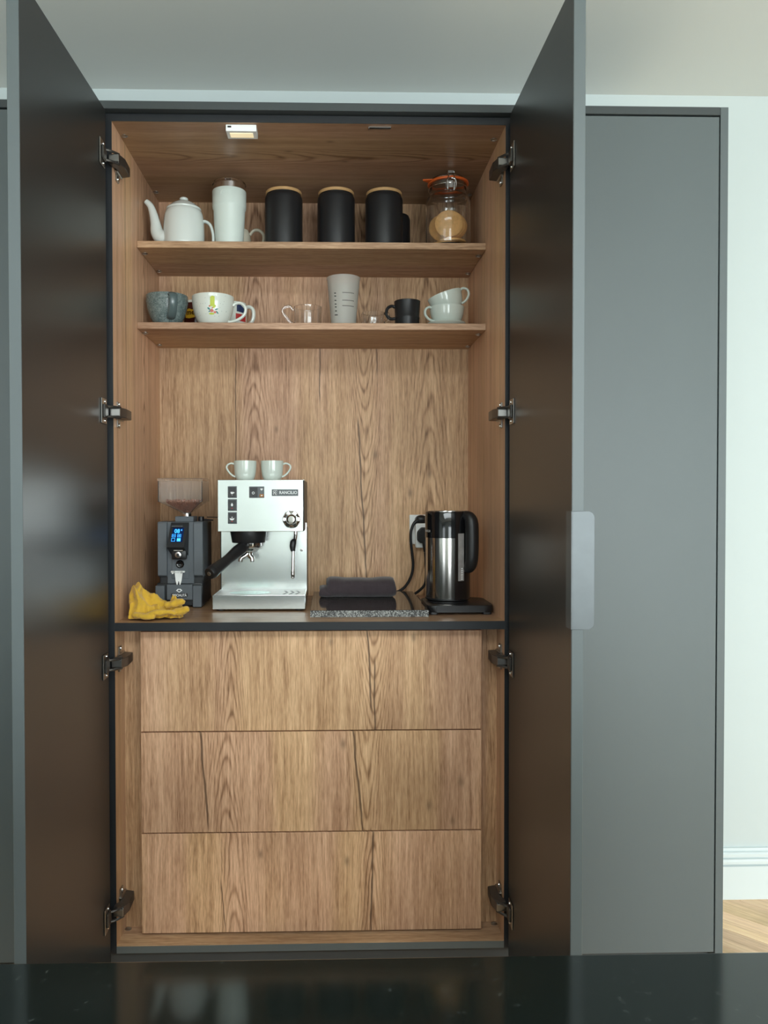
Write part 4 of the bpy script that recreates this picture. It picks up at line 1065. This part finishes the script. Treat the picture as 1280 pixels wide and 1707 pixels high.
# kettle
kt = thing('kettle', 'tall steel and black electric kettle standing on its base', 'kettle', (.3695, .2050, ZD))
KR = .0595; kz0, kz1 = .0290, .2690
b = MB(); b.lathe([(0, kz0+.004), (KR, kz0+.004), (KR, kz1-.070), (0, kz1-.070)], 64); b.build('body', MAT['steelb'], kt)
b = MB(); b.lathe([(0, kz1-.0705), (KR+.0012, kz1-.0705), (KR+.0015, kz1-.003), (KR, kz1), (0, kz1)], 64); kb = b.build('top_band', MAT['blackgl'], kt)
b = MB(); b.lathe([(KR-.010, kz1), (KR-.001, kz1), (KR-.001, kz1+.0012), (KR-.010, kz1+.0012)], 64); b.build('lid_ring', MAT['steelb'], kt)
b = MB(); b.lathe([(0, kz0-.001), (KR-.004, kz0-.001), (KR+.0012, kz0+.002), (KR+.0012, kz0+.0065), (0, kz0+.0065)], 64); b.build('foot_ring', MAT['blackp'], kt)
def arc_panel(a0, a1, z0, z1, r0, r1, n=16):
    t = MB(); vs, fs = [], []
    for i in range(n+1):
        a = a0 + (a1-a0)*i/n
        for r in (r0, r1):
            for z in (z0, z1): vs.append((r*math.sin(a), -r*math.cos(a), z))
    for i in range(n):
        q = i*4; fs += [(q, q+4, q+5, q+1), (q+2, q+3, q+7, q+6), (q, q+2, q+6, q+4), (q+1, q+5, q+7, q+3)]
    fs += [(0, 1, 3, 2), (n*4, n*4+2, n*4+3, n*4+1)]
    t.add(vs, fs); return t
sp_ = arc_panel(math.radians(10.5), math.radians(95), kz0+.004, kz1-.069, KR-.002, KR+.0022).build('gauge_panel', MAT['blackgl'], kt)
arc_panel(math.radians(19), math.radians(36), kz0+.055, kz1-.058, KR+.0018, KR+.0034, 8).build('water_gauge', pbr('smoky_gauge', (.30, .28, .27), .12, var=.5, vscale=60), sp_)
b = MB()
for i, w in enumerate((.0060, .0045, .0065, .0045, .0060, .0045)):
    decal(b, [(-w/2, -.0014), (w/2, -.0014), (w/2, .0014), (-w/2, .0014)], KR+.0036, (0, 0), math.radians(29), kz0+.060+.0056*i)
b.build('gauge_marks', MAT['whitei'], sp_)
vs, fs = text_geo('BOSCH', .0085, .0002, True); b = MB(); b.add(wrap(vs, KR+.0016, (0, 0), math.radians(-71), kz1-.0525), fs); b.build('lettering', pbr('grey_print_kettle', (.35, .34, .32), .5), kb)
# handle: bulging grip standing off the panel, joined at the top
az = math.radians(45); hd = Vector((math.sin(az), -math.cos(az), 0))
b = MB()
P_ = [hd*.046 + Vector((0, 0, kz1-.0095)), hd*.062 + Vector((0, 0, kz1-.0100)), hd*.0740 + Vector((0, 0, kz1-.0170)), hd*.0800 + Vector((0, 0, kz1-.035)), hd*.0810 + Vector((0, 0, kz1-.090)), hd*.0800 + Vector((0, 0, kz1-.126)), hd*.0760 + Vector((0, 0, kz1-.144)), hd*.0680 + Vector((0, 0, kz1-.152)), hd*.0560 + Vector((0, 0, kz1-.147))]
b.tube(P_, [.0090, .0130, .0165, .0182, .0180, .0174, .0160, .0130, .0090], 20, 6, up=(0, 0, 1)); b.build('handle', MAT['blackp'], kt)
b = MB(); b.cyl(hd*.048 + Vector((0, 0, kz1-.006)), hd*.048 + Vector((0, 0, kz1+.0016)), .010, .008, 16); b.build('lid_button', MAT['blackgl'], kt)
# its base with bridge-shaped front
kbse = thing('power_stand', 'black square kettle stand at the right end of the counter', 'kettle stand', (.3905, .190, ZD))
b = MB(); b.prism(rrect(-.0875, .0865, -.088, .085, .024, n=6), .0065, .0245, .0022, 2, plane='xy')
b.lathe([(0, .0245), (.056, .0245), (.056, .0268), (.030, .0275), (0, .0275)], 40, (-.0205, .014, 0)); b.build('plate', MAT['blackp'], kbse)
for sx in (-1, 1):
    for sy in (-1, 1):
        b = MB(); b.prism(rrect(-.012, .012, -.012, .012, .006, n=4), 0, .0075, .001, 1, M=Matrix.Translation((sx*.070, sy*.070, 0)), plane='xy'); b.build('foot', MAT['blackp'], kbse)

# sockets, plugs, cords
BY = DEP
so = thing('wall_socket', 'white double socket on the oak back panel beside the kettle', 'socket', (.335, BY, 1.1855))
b = MB(); b.box(-.0385, .040, -.0095, -.0002, -.0465, .0465, .003, 2); b.build('faceplate', MAT['whitep'], so)
for x in (-.018, .022):
    b = MB(); b.box(x-.005, x+.005, -.0125, -.009, .030, .040, .001, 1); b.build('rocker', MAT['whitep'], so)
ad = thing('socket_adapter', 'white plug-in adapter block on the wall socket', 'adapter', (.350, BY-.0095, 1.1675))
b = MB(); b.box(-.037, .032, -.028, -.0003, -.0380, .0380, .004, 2); b.build('block', MAT['whitep'], ad)
def plug(label, loc, big, path):
    p = thing('power_lead', label, 'power lead', loc)
    b = MB()
    if big:
        b.prism([(-.024, -.016), (-.015, -.025), (.015, -.025), (.024, -.016), (.024, .010), (.012, .024), (-.012, .024), (-.024, .010)], -.022, -.0003, .004, 2)
        b.build('plug', MAT['blackp'], p)
        b = MB(); b.tube([(0, -.014, -.018), (0, -.016, -.034), (.001, -.015, -.052)], [.0095, .0075, .0050], 14, 4); b.build('strain_relief', MAT['blackp'], p)
    else:
        b.lathe([(0, 0), (.0195, 0), (.0205, .004), (.018, .014), (.010, .019), (0, .020)], 28, M=Matrix.Translation((0, -.0003, 0)) @ Matrix.Rotation(PI/2, 4, 'X') @ Matrix.Scale(.70, 4, Vector((0, 1, 0)))); b.build('plug', MAT['blackp'], p)
        b = MB(); b.tube([(-.008, -.014, -.002), (-.018, -.017, -.006), (-.026, -.018, -.014)], [.0070, .0060, .0045], 12, 4); b.build('strain_relief', MAT['blackp'], p)
    b = MB(); b.tube([Vector(q) - Vector(loc) for q in path], .0043, 10, 6); b.build('cord', MAT['rubber'], p)
plug('black lead looping from the round upper plug down behind the towel', (.3330, BY-.0100, 1.2170), False,
     [(.3070, BY-.0275, 1.2035), (.2990, BY-.030, 1.180), (.2985, BY-.030, 1.150), (.3030, BY-.028, 1.110), (.3060, BY-.026, 1.075), (.3000, BY-.024, 1.040), (.2800, BY-.022, 1.006), (.2500, BY-.020, .989), (.200, BY-.024, .9840), (.080, BY-.022, .9832), (.020, BY-.03, .9832), (.000, BY-.08, .9832), (-.0025, BY-.14, .9832)])
plug('black lead with large three-pin plug, hanging down to the kettle', (.3400, BY-.0380, 1.1700), True,
     [(.3410, BY-.0530, 1.117), (.3430, BY-.054, 1.085), (.3440, BY-.052, 1.045), (.3400, BY-.050, 1.018), (.3260, BY-.046, 1.000), (.3110, BY-.042, .9880), (.306, BY-.060, .9835), (.3100, BY-.110, .9832), (.3110, BY-.180, .9832), (.3100, .290, .9832)])

# crumpled yellow cloth
def cloth():
    t = MB()
    rn = random.Random(11)
    nu, nv = 90, 60
    def H(u, v):
        # outline along u (left to right), folds radiating from the left peak
        x = -.070 + .128*u
        wid = .030 + .020*math.sin(PI*min(1, u*1.15+.12))
        top = .072*math.exp(-((u-.08)/.16)**2) + .047*math.exp(-((u-.42)/.30)**2) + .036*math.exp(-((u-.84)/.13)**2)
        y = (v-.5)*2*wid + .012*math.sin(3*u)
        sh = max(0, 1-abs(2*v-1)**2.4)
        z = top*sh
        fld = .0065*math.sin(22*v + 7*u + 2*math.sin(5*u)) + .0045*math.sin(13*u - 9*v + 1.2) + .0030*math.sin(31*u + 17*v)
        z += fld*min(1, sh*2.2)
        y += .006*math.sin(17*u + 5*v)*sh + .004*math.sin(29*u)
        x += .005*math.sin(14*v+3*u)*sh
        return (x, y, max(z, .0004))
    vs = [H(i/nu, j/nv) for i in range(nu+1) for j in range(nv+1)]
    lo = [(x, y, 0) for x, y, z in vs]
    n = len(vs); fs = []
    for i in range(nu):
        for j in range(nv):
            a = i*(nv+1)+j; fs.append((a, a+nv+1, a+nv+2, a+1)); fs.append((n+a, n+a+1, n+a+nv+2, n+a+nv+1))
    for i in range(nu):
        for j in (0, nv):
            a = i*(nv+1)+j; f = (a, n+a, n+a+nv+1, a+nv+1); fs.append(f if j else f[::-1])
    for j in range(nv):
        for i in (0, nu):
            a = i*(nv+1)+j; f = (a, a+1, n+a+1, n+a); fs.append(f if i else f[::-1])
    t.add(vs + lo, fs)
    # rolled hems and corners
    t.tube([(-.020, -.046, .010), (.005, -.050, .017), (.030, -.046, .018), (.048, -.038, .012)], [.007, .009, .009, .006], 14, 6, .8)
    t.tube([(.020, -.020, .030), (.045, -.024, .036), (.062, -.026, .040), (.070, -.024, .038)], [.010, .011, .010, .005], 14, 6, .8)
    t.tube([(.040, -.028, .014), (.060, -.032, .017), (.076, -.034, .024), (.082, -.034, .026)], [.009, .0105, .0095, .004], 14, 6, .9)
    t.tube([(-.055, -.040, .010), (-.030, -.050, .008), (.000, -.056, .007)], [.008, .009, .006], 14, 6, .8)
    return t
cl = cloth().build('cleaning_cloth', MAT['cloth'], loc=(-.3880, .070, ZD+.0050), ang=80)
rm = cl.modifiers.new('remesh', 'REMESH'); rm.mode = 'VOXEL'; rm.voxel_size = .0016; rm.use_smooth_shade = True
sm = cl.modifiers.new('smooth', 'SMOOTH'); sm.iterations = 5; sm.factor = .5
tx = bpy.data.textures.new('cloth_folds', 'CLOUDS'); tx.noise_scale = .026; tx.noise_depth = 3; tx.noise_type = 'SOFT_NOISE'
dm = cl.modifiers.new('crumple', 'DISPLACE'); dm.texture = tx; dm.strength = .010; dm.mid_level = .5; dm.texture_coords = 'LOCAL'
tag(cl, 'crumpled yellow cleaning cloth at the front left of the counter', 'cloth')
